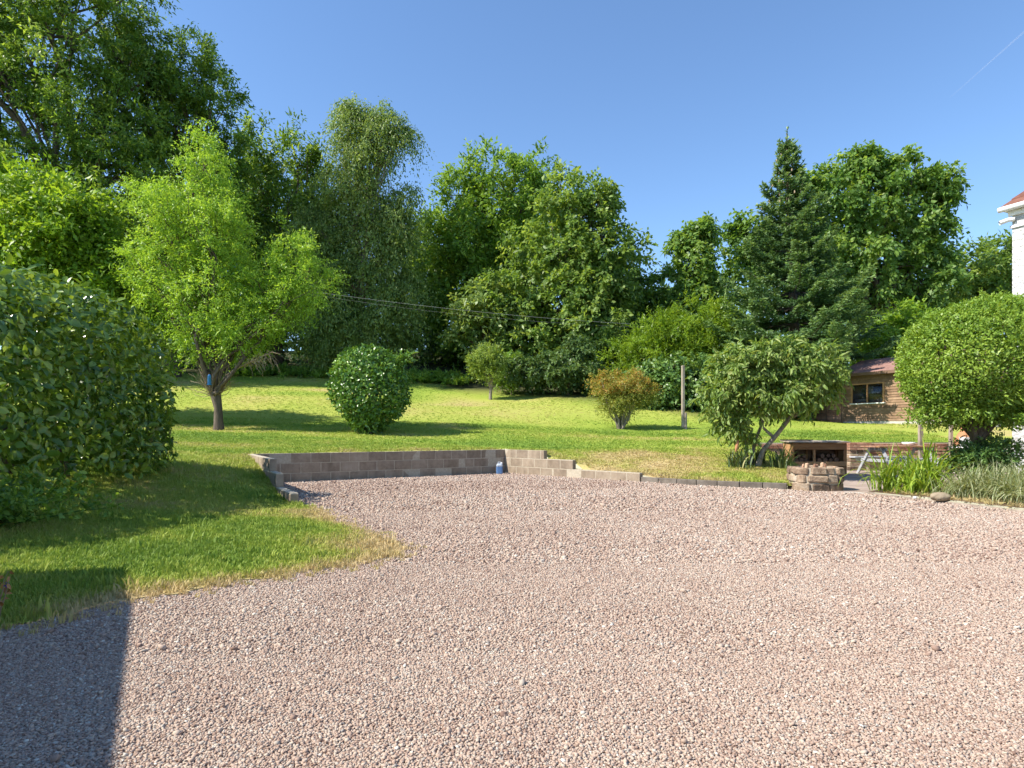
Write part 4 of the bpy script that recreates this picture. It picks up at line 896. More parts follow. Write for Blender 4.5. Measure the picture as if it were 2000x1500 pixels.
# ------------------------------------------------------------------ the wood
tree('ash_tree', 'very tall dark green ash tree filling the top left corner', 205, 35, [(60, 110, 170, 150), (-110, 230, 170, 220), (120, -70, 170, 120), (215, 310, 110, 130), (70, 400, 160, 120), (250, 130, 80, 90, 2), (-60, 520, 160, 110), (180, 470, 120, 110), (-120, 0, 150, 150)],
     'l_ash', 101, 1.22, .5, group=WOOD, rough=.15, inner=.2, nb=14, nt=9, nl=9, tl=1.0, droop=.2, up=.35, leaf=(.23, .095), hang=.35)
tree('ash_tree', 'dark rounded ash tree whose edge slopes down to the sky left of centre', 335, 39, [(330, 140, 75, 85), (400, 210, 58, 95), (310, 250, 100, 110), (440, 305, 42, 85), (255, 95, 55, 65), (370, 400, 105, 120), (300, 520, 110, 110), (440, 470, 60, 110), (400, 620, 100, 90)],
     'l_ash', 102, 1.15, .42, group=WOOD, rough=.14, inner=.25, nb=12, nt=9, nl=9, tl=1.0, droop=.15, up=.45, leaf=(.23, .10), hang=.3)
tree('ash_tree', 'slender pair of ash tops between the big ash and the weeping birch', 545, 44, [(508, 315, 32, 75), (580, 315, 38, 62), (540, 440, 85, 120), (625, 390, 34, 85), (550, 590, 100, 110), (480, 420, 40, 90), (640, 560, 60, 110)],
     'l_ash', 103, 1.25, .3, group=WOOD, rough=.13, inner=.42, nt=8, nl=8, tl=1.25, droop=.05, up=.75, leaf=(.28, .125), hang=.15)
tree('hazel_tree', 'bright yellow green hazel tree arching above the left hedge', 110, 22, [(60, 440, 100, 85), (165, 440, 62, 55), (20, 555, 120, 80), (200, 545, 75, 75), (110, 500, 100, 90), (250, 610, 55, 80), (-80, 480, 100, 110), (290, 660, 45, 60), (90, 385, 50, 40)],
     'l_elder', 104, .66, .16, group=WOOD, rough=.17, inner=.35, nt=8, nl=10, tl=.95, droop=.35, up=.45, leaf=(.17, .09), hang=.1)
tree('birch_tree', 'tall weeping birch with hanging grey green strands left of centre', 705, 42, [(705, 285, 55, 60), (690, 375, 60, 75), (640, 470, 55, 70), (755, 460, 55, 80), (690, 560, 85, 85), (630, 600, 42, 70), (775, 590, 58, 85), (785, 400, 26, 55), (690, 228, 34, 24), (735, 235, 34, 30), (782, 262, 22, 28), (690, 650, 90, 55), (640, 665, 36, 40), (610, 440, 22, 50)],
     'l_birch', 105, .95, .3, group=WOOD, rough=.12, inner=.3, bark='bark_pale', nt=10, nl=13, tl=1.5, droop=.95, up=.05, outw=.45, spread=.9, leaf=(.17, .085), hang=.8, flat=.25)
tree('ash_tree', 'broad round topped ash tree with bright left side right of the birch', 955, 47, [(950, 385, 78, 72), (895, 445, 58, 80), (1005, 410, 70, 75), (930, 540, 95, 105), (872, 570, 48, 100), (1040, 350, 40, 38), (1010, 520, 70, 90), (850, 470, 32, 60), (940, 660, 100, 70)],
     'l_ash2', 106, 1.3, .42, group=WOOD, rough=.12, inner=.3, nt=8, nl=9, tl=1.3, droop=.2, up=.35, leaf=(.29, .14), hang=.25, nb=12)
tree('maple_tree', 'tall dense maple tree with pointed top right of centre', 1110, 41, [(1110, 385, 52, 60), (1150, 425, 48, 55), (1085, 480, 80, 85), (1060, 600, 100, 85), (1180, 520, 75, 90), (1150, 620, 105, 90), (1070, 690, 80, 55), (1180, 400, 18, 22)],
     'l_oak', 107, 1.12, .34, group=WOOD, rough=.12, inner=.4, nt=8, nl=8, tl=.95, droop=.25, up=.2, leaf=(.25, .17), hang=.4)
tree('maple_tree', 'smaller bluish green tree on the right flank of the pointed maple', 1230, 44, [(1228, 545, 36, 65), (1200, 600, 60, 80), (1245, 610, 26, 60), (1210, 680, 60, 60)], 'l_ash', 108, 1.1, .22, group=WOOD, rough=.12, inner=.45, nt=8, nl=8, tl=1.0, droop=.2, up=.35, leaf=(.25, .13), hang=.3)
tree('whitebeam_tree', 'low silvery leaved shrub tree under the round topped ash', 950, 40, [(935, 600, 45, 55), (965, 655, 50, 50), (905, 640, 22, 40), (990, 610, 35, 45)], 'l_birch', 109, .95, .16, group=WOOD, rough=.14, inner=.35, nt=7, nl=8, tl=.8, droop=.2, up=.25, leaf=(.25, .17), hang=.2)
tree('ivy_tree', 'ivy covered narrow tree standing alone in the gap left of the fir', 1350, 43, [(1350, 510, 36, 55), (1338, 585, 60, 75), (1372, 452, 22, 16), (1335, 478, 16, 20), (1385, 560, 30, 50), (1340, 650, 70, 60)],
     'l_syc', 110, 1.05, .24, group=WOOD, rough=.13, inner=.45, nt=8, nl=8, tl=.8, droop=.3, up=.2, leaf=(.24, .17), hang=.5)
tree('sycamore_tree', 'large dark green sycamore with clumpy crown behind the fir', 1730, 45, [(1690, 400, 75, 72), (1785, 410, 68, 85), (1745, 345, 60, 36), (1820, 470, 48, 62), (1690, 520, 110, 85), (1600, 390, 62, 62), (1470, 500, 46, 58), (1455, 455, 26, 32), (1800, 550, 62, 70), (1835, 372, 30, 26), (1570, 500, 80, 90), (1680, 325, 28, 22)],
     'l_syc', 111, 1.28, .42, group=WOOD, rough=.13, inner=.45, nt=8, nl=9, tl=.95, droop=.3, up=.15, leaf=(.27, .20), hang=.45)
tree('lime_tree', 'pale green rounded tree above the clipped tree at far right', 1920, 50, [(1915, 520, 62, 45), (1975, 505, 55, 42), (1890, 570, 50, 40), (1960, 570, 70, 45), (2040, 540, 60, 60)], 'l_oak', 112, 1.25, .3, group=WOOD, rough=.14, inner=.4, nt=7, nl=8, tl=1.0, droop=.2, up=.3, leaf=(.27, .18), hang=.3)
tree('elder_bush', 'light green elder bush between the fir and the clipped tree', 1755, 34, [(1765, 640, 52, 42), (1720, 680, 42, 36), (1795, 680, 48, 40), (1745, 710, 60, 34)], 'l_elder', 113, .85, .14, cat='bush', rough=.15, inner=.35, nt=7, nl=9, tl=.8, droop=.25, up=.35, leaf=(.19, .11), hang=.2)
tree('golden_conifer', 'spreading golden green conifer left of the fir', 1300, 33, [(1300, 665, 62, 36), (1360, 640, 52, 40), (1235, 690, 42, 34), (1400, 670, 45, 50), (1320, 705, 80, 32)], 'l_gold', 114, .72, .14, cat='conifer', rough=.13, inner=.35, nt=9, nl=12, tl=.85, droop=.10, up=.35, outw=1.0, spread=.7, leaf=(.17, .05), hang=0, flat=.9)
# hedge line shrubs at the lawn's right far edge
for i, (px, Y, lobes, mat, lab, sp, lf) in enumerate((
    (1345, 30, [(1300, 735, 48, 34), (1355, 745, 45, 44), (1290, 765, 40, 26), (1350, 780, 48, 24), (1255, 740, 26, 30), (1240, 768, 30, 18)], 'l_ivy', 'ivy clad laurel shrub behind the clothes post', .55, (.15, .11)),
    (1420, 30, [(1420, 750, 42, 48), (1455, 770, 45, 40), (1400, 790, 30, 22), (1500, 780, 45, 36), (1545, 790, 40, 30)], 'l_laurel', 'laurel shrub behind the dogwood at the lawn edge', .55, (.15, .09)),
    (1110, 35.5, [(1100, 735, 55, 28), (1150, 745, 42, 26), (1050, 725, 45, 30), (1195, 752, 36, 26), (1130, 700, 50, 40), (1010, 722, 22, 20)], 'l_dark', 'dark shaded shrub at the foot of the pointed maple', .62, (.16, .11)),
    (1000, 36.5, [(1005, 715, 22, 20), (990, 735, 26, 16)], 'l_weed', 'light green sapling just right of the small fruit tree', .5, (.15, .10)))):
    tree('shrub', lab, px, Y, lobes, mat, 130 + i, sp, .07, cat='shrub', group='shrubs along the lawn edge', rough=.15, inner=.35, nt=7, nl=8, tl=.5, droop=.25, up=.2, leaf=lf, hang=.3)
for i, (px, Y, lobes, lab) in enumerate(((250, 60, [(200, 480, 110, 80), (330, 440, 90, 90), (270, 560, 150, 90)], 'far wood tree seen through the ash crowns at left'), (520, 60, [(470, 430, 80, 90), (560, 430, 70, 90), (520, 560, 120, 110)], 'far wood tree behind the slender ash tops'),
    (840, 62, [(830, 500, 45, 70), (800, 560, 70, 80), (880, 570, 60, 80), (840, 640, 100, 60)], 'far wood tree filling the notch between birch and round ash'), (1010, 62, [(960, 490, 80, 90), (1060, 490, 70, 80), (1010, 590, 120, 80)], 'far wood tree behind the round topped ash'),
    (1300, 60, [(1270, 600, 50, 45), (1340, 610, 60, 50), (1420, 600, 60, 60), (1330, 660, 110, 40)], 'low far wood tree in the gap between maple and fir'), (1640, 60, [(1560, 520, 80, 80), (1660, 520, 90, 90), (1760, 560, 80, 70), (1640, 610, 130, 60)], 'far wood tree behind the sycamore'), (1900, 62, [(1850, 610, 50, 40), (1930, 610, 70, 40)], 'low far wood tree above the clipped tree'))):
    tree('wood_tree', lab, px, Y, lobes, 'l_ash', 170 + i, 2.0, .3, group=WOOD, rough=.15, inner=.3, back=.2, nt=7, nl=8, tl=1.6, droop=.2, up=.3, leaf=(.46, .26), hang=.25, nb=4)
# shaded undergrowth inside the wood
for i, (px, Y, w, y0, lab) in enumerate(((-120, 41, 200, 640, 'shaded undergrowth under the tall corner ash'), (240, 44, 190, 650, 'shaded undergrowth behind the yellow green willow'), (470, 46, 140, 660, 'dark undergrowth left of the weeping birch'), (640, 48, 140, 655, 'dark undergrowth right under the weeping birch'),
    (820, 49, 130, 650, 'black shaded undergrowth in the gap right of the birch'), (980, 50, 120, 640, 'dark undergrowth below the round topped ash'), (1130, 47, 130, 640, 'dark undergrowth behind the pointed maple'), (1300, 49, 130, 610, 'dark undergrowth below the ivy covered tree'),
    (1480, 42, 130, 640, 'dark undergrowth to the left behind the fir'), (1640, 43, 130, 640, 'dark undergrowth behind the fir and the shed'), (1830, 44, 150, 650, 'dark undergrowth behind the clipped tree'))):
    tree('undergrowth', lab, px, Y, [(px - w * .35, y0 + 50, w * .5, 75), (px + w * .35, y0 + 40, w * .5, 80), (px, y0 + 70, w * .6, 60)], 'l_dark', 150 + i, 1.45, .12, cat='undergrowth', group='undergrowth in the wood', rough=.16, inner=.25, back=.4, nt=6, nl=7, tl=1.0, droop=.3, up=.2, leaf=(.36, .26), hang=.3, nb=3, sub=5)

# ------------------------------------------------------------------ contorted willow on the lawn
r = RNG(201); base = on(428, 20.6); root = empty('willow_tree', base, 'feathery yellow green willow on a short dark trunk in the lawn', 'tree'); Y = 20.6
LBw = lobe_world([(400, 325, 42, 58), (385, 400, 75, 60), (290, 385, 52, 30), (345, 455, 72, 70), (430, 480, 72, 80), (330, 560, 62, 70), (430, 590, 80, 75), (560, 510, 42, 60), (600, 545, 52, 50), (520, 590, 55, 60), (400, 665, 55, 42), (470, 650, 55, 45), (555, 600, 50, 50), (270, 520, 22, 45)], Y)
C, O = clump_points(LBw, .44, r, .24, .2, .7, 8)
f = at(420, 765, Y); tp = np.array([base - (0, 0, .2), base + (-.02, 0, .25), base + (-.03, 0, .7), f]); V, F = tubes([(tp, [.20, .145, .125, .17])], 12); part('trunk', V, F, M['bark'], root, None, True)
paths = []
for c, R in LBw:
    st_ = f + np.array([r.normal(0, .1), r.normal(0, .08), r.uniform(-.15, .1)]); p = wander(st_, c, 9, .13, r, .05); paths.append((p, np.linspace(.066, .020, 9)))
    near_ = np.where((((C - c) / R) ** 2).sum(1) < 1.8)[0]
    for i in r.choice(near_, min(11, len(near_)), False): paths.append((wander(p[int(r.integers(3, 9))], C[i], 6, .16, r, .04), np.linspace(.02, .006, 6)))
V, F = tubes(paths, 5); part('limbs', V, F, M['bark'], root, None, True)
V, F, var = spray(C, O, r, nt=8, nl=10, tl=.52, droop=.25, up=.30, outw=.8, spread=1.1, leaf=(.085, .034), hang=.2, flat=.3, cv=.5); crown_part(root, V, F, var, 'l_willow')
paths = []   # dead twigs round the fork and the drooping bare branch
for i in range(60):
    a = r.uniform(0, 6.28); s_ = f + np.array([math.cos(a) * .16, math.sin(a) * .16, r.uniform(-.15, .1)]); e = s_ + np.array([math.cos(a) * r.uniform(.15, .8), math.sin(a) * r.uniform(.1, .5), r.uniform(.15, 1.1)]); paths.append((wander(s_, e, 5, .18, r), np.linspace(.011, .004, 5)))
q0, q1 = at(470, 716, Y - .3), at(530, 688, Y - .5); paths.append((np.array([f, at(440, 735, Y - .1), q0, q1, at(548, 692, Y - .5)]), [.05, .04, .028, .018, .010]))
for i in range(46):
    t = r.uniform(0, 1); s_ = q0 * (1 - t) + q1 * t + r.normal(0, .05, 3); e = s_ + np.array([r.uniform(-.1, .45), r.normal(0, .2), r.uniform(-.55, .12)]); paths.append((wander(s_, e, 5, .2, r, .15), np.linspace(.011, .004, 5)))
V, F = tubes(paths, 4); part('dead_twigs', V, F, M['twig_dry'], root)
p = at(409, 742, Y - .62); bf = empty('bird_feeder', p - (0, 0, .12), 'small blue bird feeder hanging in the fork of the willow', 'bird feeder')
V, F = lathe([(0, -.14), (.05, -.14), (.055, -.12), (.05, .10), (.062, .12), (.02, .17), (0, .18)], 12, p); pypart('tube', V, F, M['feeder_blue'], bf, True)
V, F = tubes([(np.array([p + (0, 0, .17), p + (.01, 0, .3)]), [.004, .004])], 4); part('wire', V, F, M['black'], bf)
V, F = lathe([(0, -.16), (.075, -.155), (.08, -.14), (0, -.14)], 12, p); pypart('tray', V, F, M['feeder_blue'], bf)

# ------------------------------------------------------------------ fir
r = RNG(210); Y = 31.0; base = on(1560, Y); root = empty('fir_tree', base, 'tall dark fir tree with pointed top and tiered branches', 'fir tree')
ztop = at(1537, 252, Y)[2]; xt = at(1537, 252, Y)[0]; Ht = ztop - base[2]
tk = np.array([base - (0, 0, .2), base + ((xt - base[0]) * .5, 0, Ht * .45), np.array([xt, Y, base[2] + Ht * .9]), np.array([xt, Y, ztop])]); tk = np.array([np.interp(np.linspace(0, 3, 12), range(4), tk[:, k]) for k in range(3)]).T
V, F = tubes([(tk, np.concatenate([np.linspace(.30, .05, 10), [.03, .012]]))], 8); part('trunk', V, F, M['bark'], root, None, True)
bp, TP, TA, TL, TT, TV = [], [], [], [], [], []
z = 1.7
while z < Ht - 1.0:
    q = z / Ht; reach = np.interp(q, [0, .1, .28, .42, .55, .67, .75, .84, .92, 1.0], [3.7, 4.1, 3.7, 2.8, 1.85, 1.4, 1.05, .55, .28, .05]); nbr = max(5, int(7 + 5 * (1 - q))); a0 = r.uniform(0, 6.28)
    ctr = np.array([np.interp(base[2] + z, tk[:, 2], tk[:, 0]), Y, base[2] + z])
    for k in range(nbr):
        a = a0 + k * 6.283 / nbr + r.normal(0, .14); L_ = reach * r.uniform(.62, 1.22); d = np.array([math.cos(a), math.sin(a), 0]); e_ = ctr + d * L_
        if e_[0] > 14.0 and e_[1] < 30.4 and ctr[2] < 4.6: L_ *= .3
        upc = np.interp(q, [0, .4, .8, 1], [-.12, .05, .45, .9])
        t = np.linspace(0, 1, 7); P = ctr + d * (L_ * t)[:, None]; P[:, 2] += L_ * (upc * t - .18 * t * (1 - t) * 2 + .16 * t ** 3); P += r.normal(0, .02 * L_, P.shape) * t[:, None]
        bp.append((P, np.linspace(.045 * (1 - q) + .012, .006, 7)))
        m = max(6, int(L_ * 15)); cvv = r.uniform(0, 1)
        for j in range(m):
            tt_ = .18 + .82 * (j + r.uniform(0, .8)) / m; pp = np.array([np.interp(tt_, t, P[:, c]) for c in range(3)]); sgn = 1 if j % 2 else -1
            s_ = np.array([-d[1], d[0], 0]) * sgn; sd_ = unit(d * .75 + s_ * .8 + np.array([0, 0, r.normal(.04, .10)])); ln = L_ * .36 * (1.15 - tt_) + .16
            TP.append(pp); TA.append(sd_); TL.append(ln * r.uniform(.75, 1.2)); TV.append(cvv); TT.append(tt_)
        TP.append(P[-2]); TA.append(unit(P[-1] - P[-3])); TL.append(.35); TV.append(cvv); TT.append(1.0)
    z += np.interp(q, [0, .5, 1], [.80, .68, .50])
for k in range(9):  # top shoots
    a = k * 6.283 / 9; zt = ztop - r.uniform(.75, 1.5); TP.append(np.array([xt, Y, zt])); TA.append(unit(np.array([math.cos(a), math.sin(a), .9]))); TL.append(.30); TV.append(.5); TT.append(.8)
TP.append(np.array([xt, Y, ztop - .8])); TA.append(np.array([0.02, 0, 1.0])); TL.append(.8); TV.append(.4); TT.append(.7)
V, F = tubes(bp, 4); part('branches', V, F, M['bark'], root)
TP, TA, TL, TV, TT = map(np.array, (TP, TA, TL, TV, TT)); n = len(TP); k = 11    # needles in flat sprays along each twig
t = np.linspace(.05, 1, k)[None] * np.ones((n, 1)); P = (TP[:, None] + TA[:, None] * (TL[:, None] * t)[..., None]).reshape(-1, 3); A = np.repeat(TA, k, 0); S_ = unit(np.cross(A, np.array([0, 0, 1.0]))) * np.where(np.arange(len(P)) % 2, 1, -1)[:, None]
A2 = A * .8 + S_ * .85 + r.normal(0, .25, P.shape) + np.array([0, 0, .12]); N = np.array([-.25, -.35, .5]) + r.normal(0, .8, P.shape)
V1, F1 = stamp(T_DIA, P, A2, N, .20 * r.uniform(.7, 1.2, len(P)), .062); V2, F2 = stamp(T_DIA, TP, TA, np.array([0, 0, 1.0]) + r.normal(0, .3, TP.shape), TL, .07)
tipP = np.repeat(TP + TA * TL[:, None], 5, 0); tipA = np.repeat(TA, 5, 0) * .8 + np.array([0, 0, .45]) + r.normal(0, .5, (n * 5, 3)); V3, F3 = stamp(T_DIA, tipP, tipA, np.array([-.3, -.6, .6]) + r.normal(0, .6, tipP.shape), .17 * r.uniform(.7, 1.2, len(tipP)), .06); v3 = np.clip(np.repeat(TT, 5) * .9 + r.normal(0, .15, n * 5), 0, 1)
var = np.concatenate([np.clip(np.repeat(TV, k) * .25 + .75 * (np.repeat(TT, k) * .6 + .4 * t.ravel()) ** 1.6 * r.uniform(.5, 1.1, len(P)), 0, 1), TV * .4, v3]); crown_part(root, np.concatenate([V1, V2, V3]), np.concatenate([F1, F2 + len(V1), F3 + len(V1) + len(V2)]), var, 'l_fir', 'needles')
cn = []   # pale cones near the top
for i in range(70):
    zz_ = ztop - r.uniform(1.0, 4.2); a = r.uniform(0, 6.28); rr_ = np.interp(ztop - zz_, [1, 4.2], [.25, 1.3]) * r.uniform(.6, 1); p_ = np.array([xt + rr_ * math.cos(a), Y + rr_ * math.sin(a), zz_ + .12]); cn.append((np.array([p_, p_ + (0, 0, .06), p_ + (0, 0, .13)]), [.03, .04, .015]))
V, F = tubes(cn, 5); part('cones', V, F, M['twig_dry'], root)

# ------------------------------------------------------------------ clipped shrubs and small trees on the lawn
def shell_bush(root, LB, r, n_per, leaf, mat, depth=.12, tpl=T_DIA, jag=.03, up=.3, hang=.2, name='foliage', keep=None, cell=.25, pw=2.0, taper=0.0, outw=.45):
    Vs = []; P_, N_ = [], []
    for k, (c, R) in enumerate(LB):
        area = 4 * math.pi * (((R[0] * R[1]) ** 1.6 + (R[0] * R[2]) ** 1.6 + (R[1] * R[2]) ** 1.6) / 3) ** (1 / 1.6); n = int(area * n_per); d = sph(r, n)
        lump = vnoise(d[:, 0] * R[0] * 3 + 9, d[:, 2] * R[2] * 3 + d[:, 1] * 5, cell * 3, k) - .5
        bx_ = (np.abs(d) ** pw).sum(1) ** (-1 / pw) / 1.0
        q = 1 + lump * jag * 3 - depth * r.uniform(0, 1, n) ** 1.5 / R.mean() + r.normal(0, jag * .4, n); p = c + d * R * (q * bx_)[:, None]; p[:, 0] -= taper * np.clip(c[2] - p[:, 2], 0, None)
        deep = np.zeros(n, bool)
        for j, (c2, R2) in enumerate(LB):
            if j != k: deep |= (np.abs((p - c2) / R2) ** pw).sum(1) < .80
        P_.append(p[~deep]); N_.append(unit(d / R)[~deep])
    P, O = np.concatenate(P_), np.concatenate(N_)
    if keep is not None: m = keep(P); P, O = P[m], O[m]
    A = O * outw + r.normal(0, .7, P.shape) + np.array([0, 0, up - hang]); N = O * (1.25 - outw) + np.array([0, 0, .5]) + r.normal(0, .45, P.shape)
    V, F = stamp(tpl, P, A, N, leaf[0] * np.exp(r.normal(0, .22, len(P))), leaf[1] * np.exp(r.normal(0, .15, len(P))))
    var = np.clip(.45 * vnoise(P[:, 0] + P[:, 1], P[:, 2], .35, 3) + .65 * r.uniform(0, 1, len(P)), 0, 1)
    return crown_part(root, V, F, np.repeat(var, len(tpl[1])), mat, name), P, O
# round laurel bush
r = RNG(220); Y = 20.3; base = on(718, Y); root = empty('laurel_bush', base, 'clipped round laurel bush standing on the lawn above the block wall', 'bush')
LB_ = lobe_world([(722, 755, 73, 76), (720, 805, 44, 46), (715, 725, 58, 46), (735, 770, 62, 60)], Y)
zf = base[2] + .05
shell_bush(root, LB_, r, 380, (.122, .068), 'l_laurel', .30, T_LEAF, .06, keep=lambda P: P[:, 2] > zf)
shell_bush(root, [(c, R * .72) for c, R in LB_], r, 160, (.14, .09), 'l_laurel', .3, T_DIA, .08, name='inner_foliage', keep=lambda P: P[:, 2] > zf)
V, F = tubes([(wander(base + (r.normal(0, .12), r.normal(0, .12), -.1), LB_[0][0] + r.normal(0, .35, 3), 6, .08, r), np.linspace(.045, .02, 6)) for _ in range(9)], 6); part('stems', V, F, M['bark'], root)
sp_ = at(782, 712, Y); C = sp_ + r.normal(0, .07, (10, 3)); V, F, var = spray(C, unit(np.tile([.7, 0, .7], (10, 1))), r, nt=3, nl=6, tl=.4, droop=.0, up=.7, leaf=(.13, .07), tpl=T_LEAF); crown_part(root, V, F, np.clip(var + .3, 0, 1), 'l_laurel', 'young_shoot')
# small fruit tree
r = RNG(230); Y = 34.4; base = on(958, Y); root = empty('fruit_tree', base, 'small goblet shaped fruit tree alone on the far lawn', 'tree')
LB_ = lobe_world([(950, 708, 32, 24), (935, 712, 20, 20), (972, 714, 20, 22), (955, 728, 28, 18), (945, 695, 18, 14), (962, 692, 14, 12)], Y); C, O = clump_points(LB_, .26, r, .12, .3, .8, 5)
f = base + (.02, 0, .62); paths = [(np.array([base - (0, 0, .1), base + (.0, 0, .3), f]), [.11, .085, .08])]
for c, R in LB_: paths.append((wander(f, c + (0, 0, .1), 6, .08, r), np.linspace(.055, .015, 6)))
V, F = tubes(paths, 7); part('trunk', V, F, M['bark_pale'], root, None, True)
V, F, var = spray(C, O, r, nt=7, nl=8, tl=.34, droop=.05, up=.6, leaf=(.085, .042), hang=0); crown_part(root, V, F, var, 'l_small')
# red tinged shrub
r = RNG(240); Y = 24.2; base = on(1211, Y); root = empty('berry_shrub', base, 'loose shrub with orange red berries and several stems on the lawn', 'shrub')
LB_ = lobe_world([(1215, 755, 36, 26), (1185, 758, 28, 24), (1250, 760, 28, 24), (1170, 745, 18, 14), (1215, 785, 32, 22), (1262, 765, 18, 18), (1235, 742, 24, 16), (1190, 785, 18, 20)], Y); C, O = clump_points(LB_, .24, r, .2, .2, .8, 6)
paths = [(wander(base + (r.normal(0, .05), r.normal(0, .05), -.08), c + r.normal(0, .1, 3), 7, .10, r, .04), np.linspace(.05, .010, 7)) for c, R in LB_ for _ in range(2)]; V, F = tubes(paths, 6); part('stems', V, F, M['bark_pale'], root, None, True)
V, F, var = spray(C, O, r, nt=7, nl=9, tl=.38, droop=.5, up=.25, leaf=(.062, .030), hang=.3, cv=.3); V = V
hz_ = np.repeat((V.reshape(-1, 4, 3).mean(1)[:, 2] - base[2]) / 2.1, 1); var = np.clip(var * .62 + .34 * (hz_ > .62) * (RNG(3).uniform(0, 1, len(hz_)) < .55) + .05, 0, 1); crown_part(root, V, F, var, 'l_red')

# ------------------------------------------------------------------ dogwood over the bank, with sword leaves at its foot
def blade_clump(n, r, c, spread, h0, h1, lean, w, seg=6, flop=.5):
    """arching strap leaves: list of (V, F) each in coordinates about c"""
    out = []
    for i in range(n):
        a = r.uniform(0, 6.283); d = np.array([math.cos(a), math.sin(a), 0]); s = np.array([-d[1], d[0], 0]); b = np.array([r.normal(0, spread), r.normal(0, spread), 0]); L_ = r.uniform(h0, h1); ln = lean * r.uniform(.15, 1.2); t = np.linspace(0, 1, seg)
        th = (math.pi / 2 - ln * .3) - t * ln * 1.6 * (1 + flop * t); dx = np.cumsum(np.concatenate([[0], np.cos(th[:-1])])) * L_ / (seg - 1); dz = np.cumsum(np.concatenate([[0], np.sin(th[:-1])])) * L_ / (seg - 1)
        P = b + d * dx[:, None] + np.array([0, 0, 1.0]) * dz[:, None]; P[:, 2] = np.maximum(P[:, 2], .012 + .002 * (i % 7)); ww = w * np.array([.7, 1, 1, .85, .6, .08])[:seg]
        up_ = np.column_stack([-np.sin(th) * 0, th * 0, np.cos(th) * 0 + .25])
        V = np.concatenate([P - s * ww[:, None] + up_ * ww[:, None], P, P + s * ww[:, None] + up_ * ww[:, None]]); F = [(k, seg + k, seg + k + 1, k + 1) for k in range(seg - 1)] + [(seg + k, 2 * seg + k, 2 * seg + k + 1, seg + k + 1) for k in range(seg - 1)]
        out.append((V + c, np.array(F)))
    return out
def join(parts_):
    Vs, Fs, vs, off = [], [], [], 0
    for i, (V, F) in enumerate(parts_): Vs.append(V); Fs.append(F + off); off += len(V)
    return np.concatenate(Vs), np.concatenate(Fs)
r = RNG(250); Y = 15.0; base = on(1478, Y); root = empty('dogwood_shrub', base, 'broad dogwood shrub with drooping pale green leaves leaning over the dry bank', 'shrub')
LB_ = lobe_world([(1520, 715, 72, 46), (1445, 730, 55, 45), (1580, 735, 55, 42), (1410, 770, 34, 42), (1500, 760, 75, 48), (1610, 715, 32, 34), (1530, 680, 42, 24), (1420, 812, 24, 30), (1540, 772, 36, 22), (1448, 835, 20, 30), (1465, 690, 36, 22)], Y)
C, O = clump_points(LB_, .25, r, .15, .2, .7, 6); paths = []
f1 = at(1500, 862, Y - .1)
for (pp, rr_) in (([base - (0, 0, .1), at(1490, 880, Y), at(1512, 855, Y - .1), at(1540, 820, Y - .1), at(1562, 785, Y - .1), at(1570, 755, Y)], [.075, .062, .055, .05, .042, .03]), ([at(1512, 855, Y - .1), at(1490, 835, Y), at(1485, 800, Y + .1), at(1470, 760, Y + .2)], [.04, .032, .028, .02]),
    ([base + (-.25, .1, -.1), at(1458, 870, Y + .2), at(1448, 830, Y + .2), at(1432, 780, Y + .1)], [.06, .045, .035, .022]), ([base + (-.1, .2, -.1), at(1475, 860, Y + .3), at(1500, 800, Y + .3), at(1515, 740, Y + .3)], [.05, .04, .03, .02]), ([at(1540, 820, Y - .1), at(1560, 808, Y - .2), at(1595, 770, Y - .2), at(1605, 730, Y - .1)], [.036, .03, .025, .015])): paths.append((np.array(pp), np.array(rr_)))
V, F = tubes(paths, 8); part('trunk', V, F, M['bark_pale'], root, None, True)
ends = np.concatenate([p for p, _ in paths]); tw = []
for i in r.choice(len(C), 110, False):
    s_ = ends[np.argmin(((ends - C[i]) ** 2).sum(1))]; tw.append((wander(s_, C[i], 5, .10, r, .03), np.linspace(.014, .005, 5)))
V, F = tubes(tw, 4); part('twigs', V, F, M['bark_pale'], root)
V, F, var = spray(C, O, r, nt=5, nl=6, tl=.26, droop=.45, up=.45, outw=.8, leaf=(.125, .052), hang=.75, tpl=T_LEAF, cv=.35, flat=.4); o = crown_part(root, V, F, var, 'l_dog'); tag(o, kind='stuff')
def leaf_pieces(root, P, O, r, L, W, mat, n, outw=.45, hang=.3, name='leaf'):
    """single leaves as parts of their own: the ones nearest the camera on its side"""
    me = mesh_np(name, T_LEAF[0] * np.array([1, 1, 1.0]), T_LEAF[1]); me.materials.append(M[mat]); tl_ = top_of(root)
    for p, o_ in zip(P[:n], O[:n]):
        A = unit(o_ * outw + r.normal(0, .55, 3) + np.array([0, 0, -hang])); N = unit(o_ * .9 + r.normal(0, .35, 3) + np.array([0, 0, .4])); S_ = unit(np.cross(N, A)); N = np.cross(A, S_)
        l_ = L * math.exp(r.normal(0, .18)); w_ = W * math.exp(r.normal(0, .12)); ob = bpy.data.objects.new(name, me); COL.objects.link(ob); ob.parent = root
        ob.matrix_local = Matrix(((A[0] * l_, S_[0] * w_, N[0] * l_, p[0] - tl_[0]), (A[1] * l_, S_[1] * w_, N[1] * l_, p[1] - tl_[1]), (A[2] * l_, S_[2] * w_, N[2] * l_, p[2] - tl_[2]), (0, 0, 0, 1)))
front = np.where(O[:, 1] < -.1)[0]; sel = r.choice(front, 300, len(front) < 300); leaf_pieces(root, C[sel] + O[sel] * .22 + r.normal(0, .06, (300, 3)), O[sel], r, .14, .06, 'l_dog_piece', 300, hang=.8)
q = at(1433, 872, Y - .3); q[2] = Hs(q[0], q[1]); pk = empty('poker_flower', q, 'faded orange flower spike at the left foot of the dogwood', 'flower')
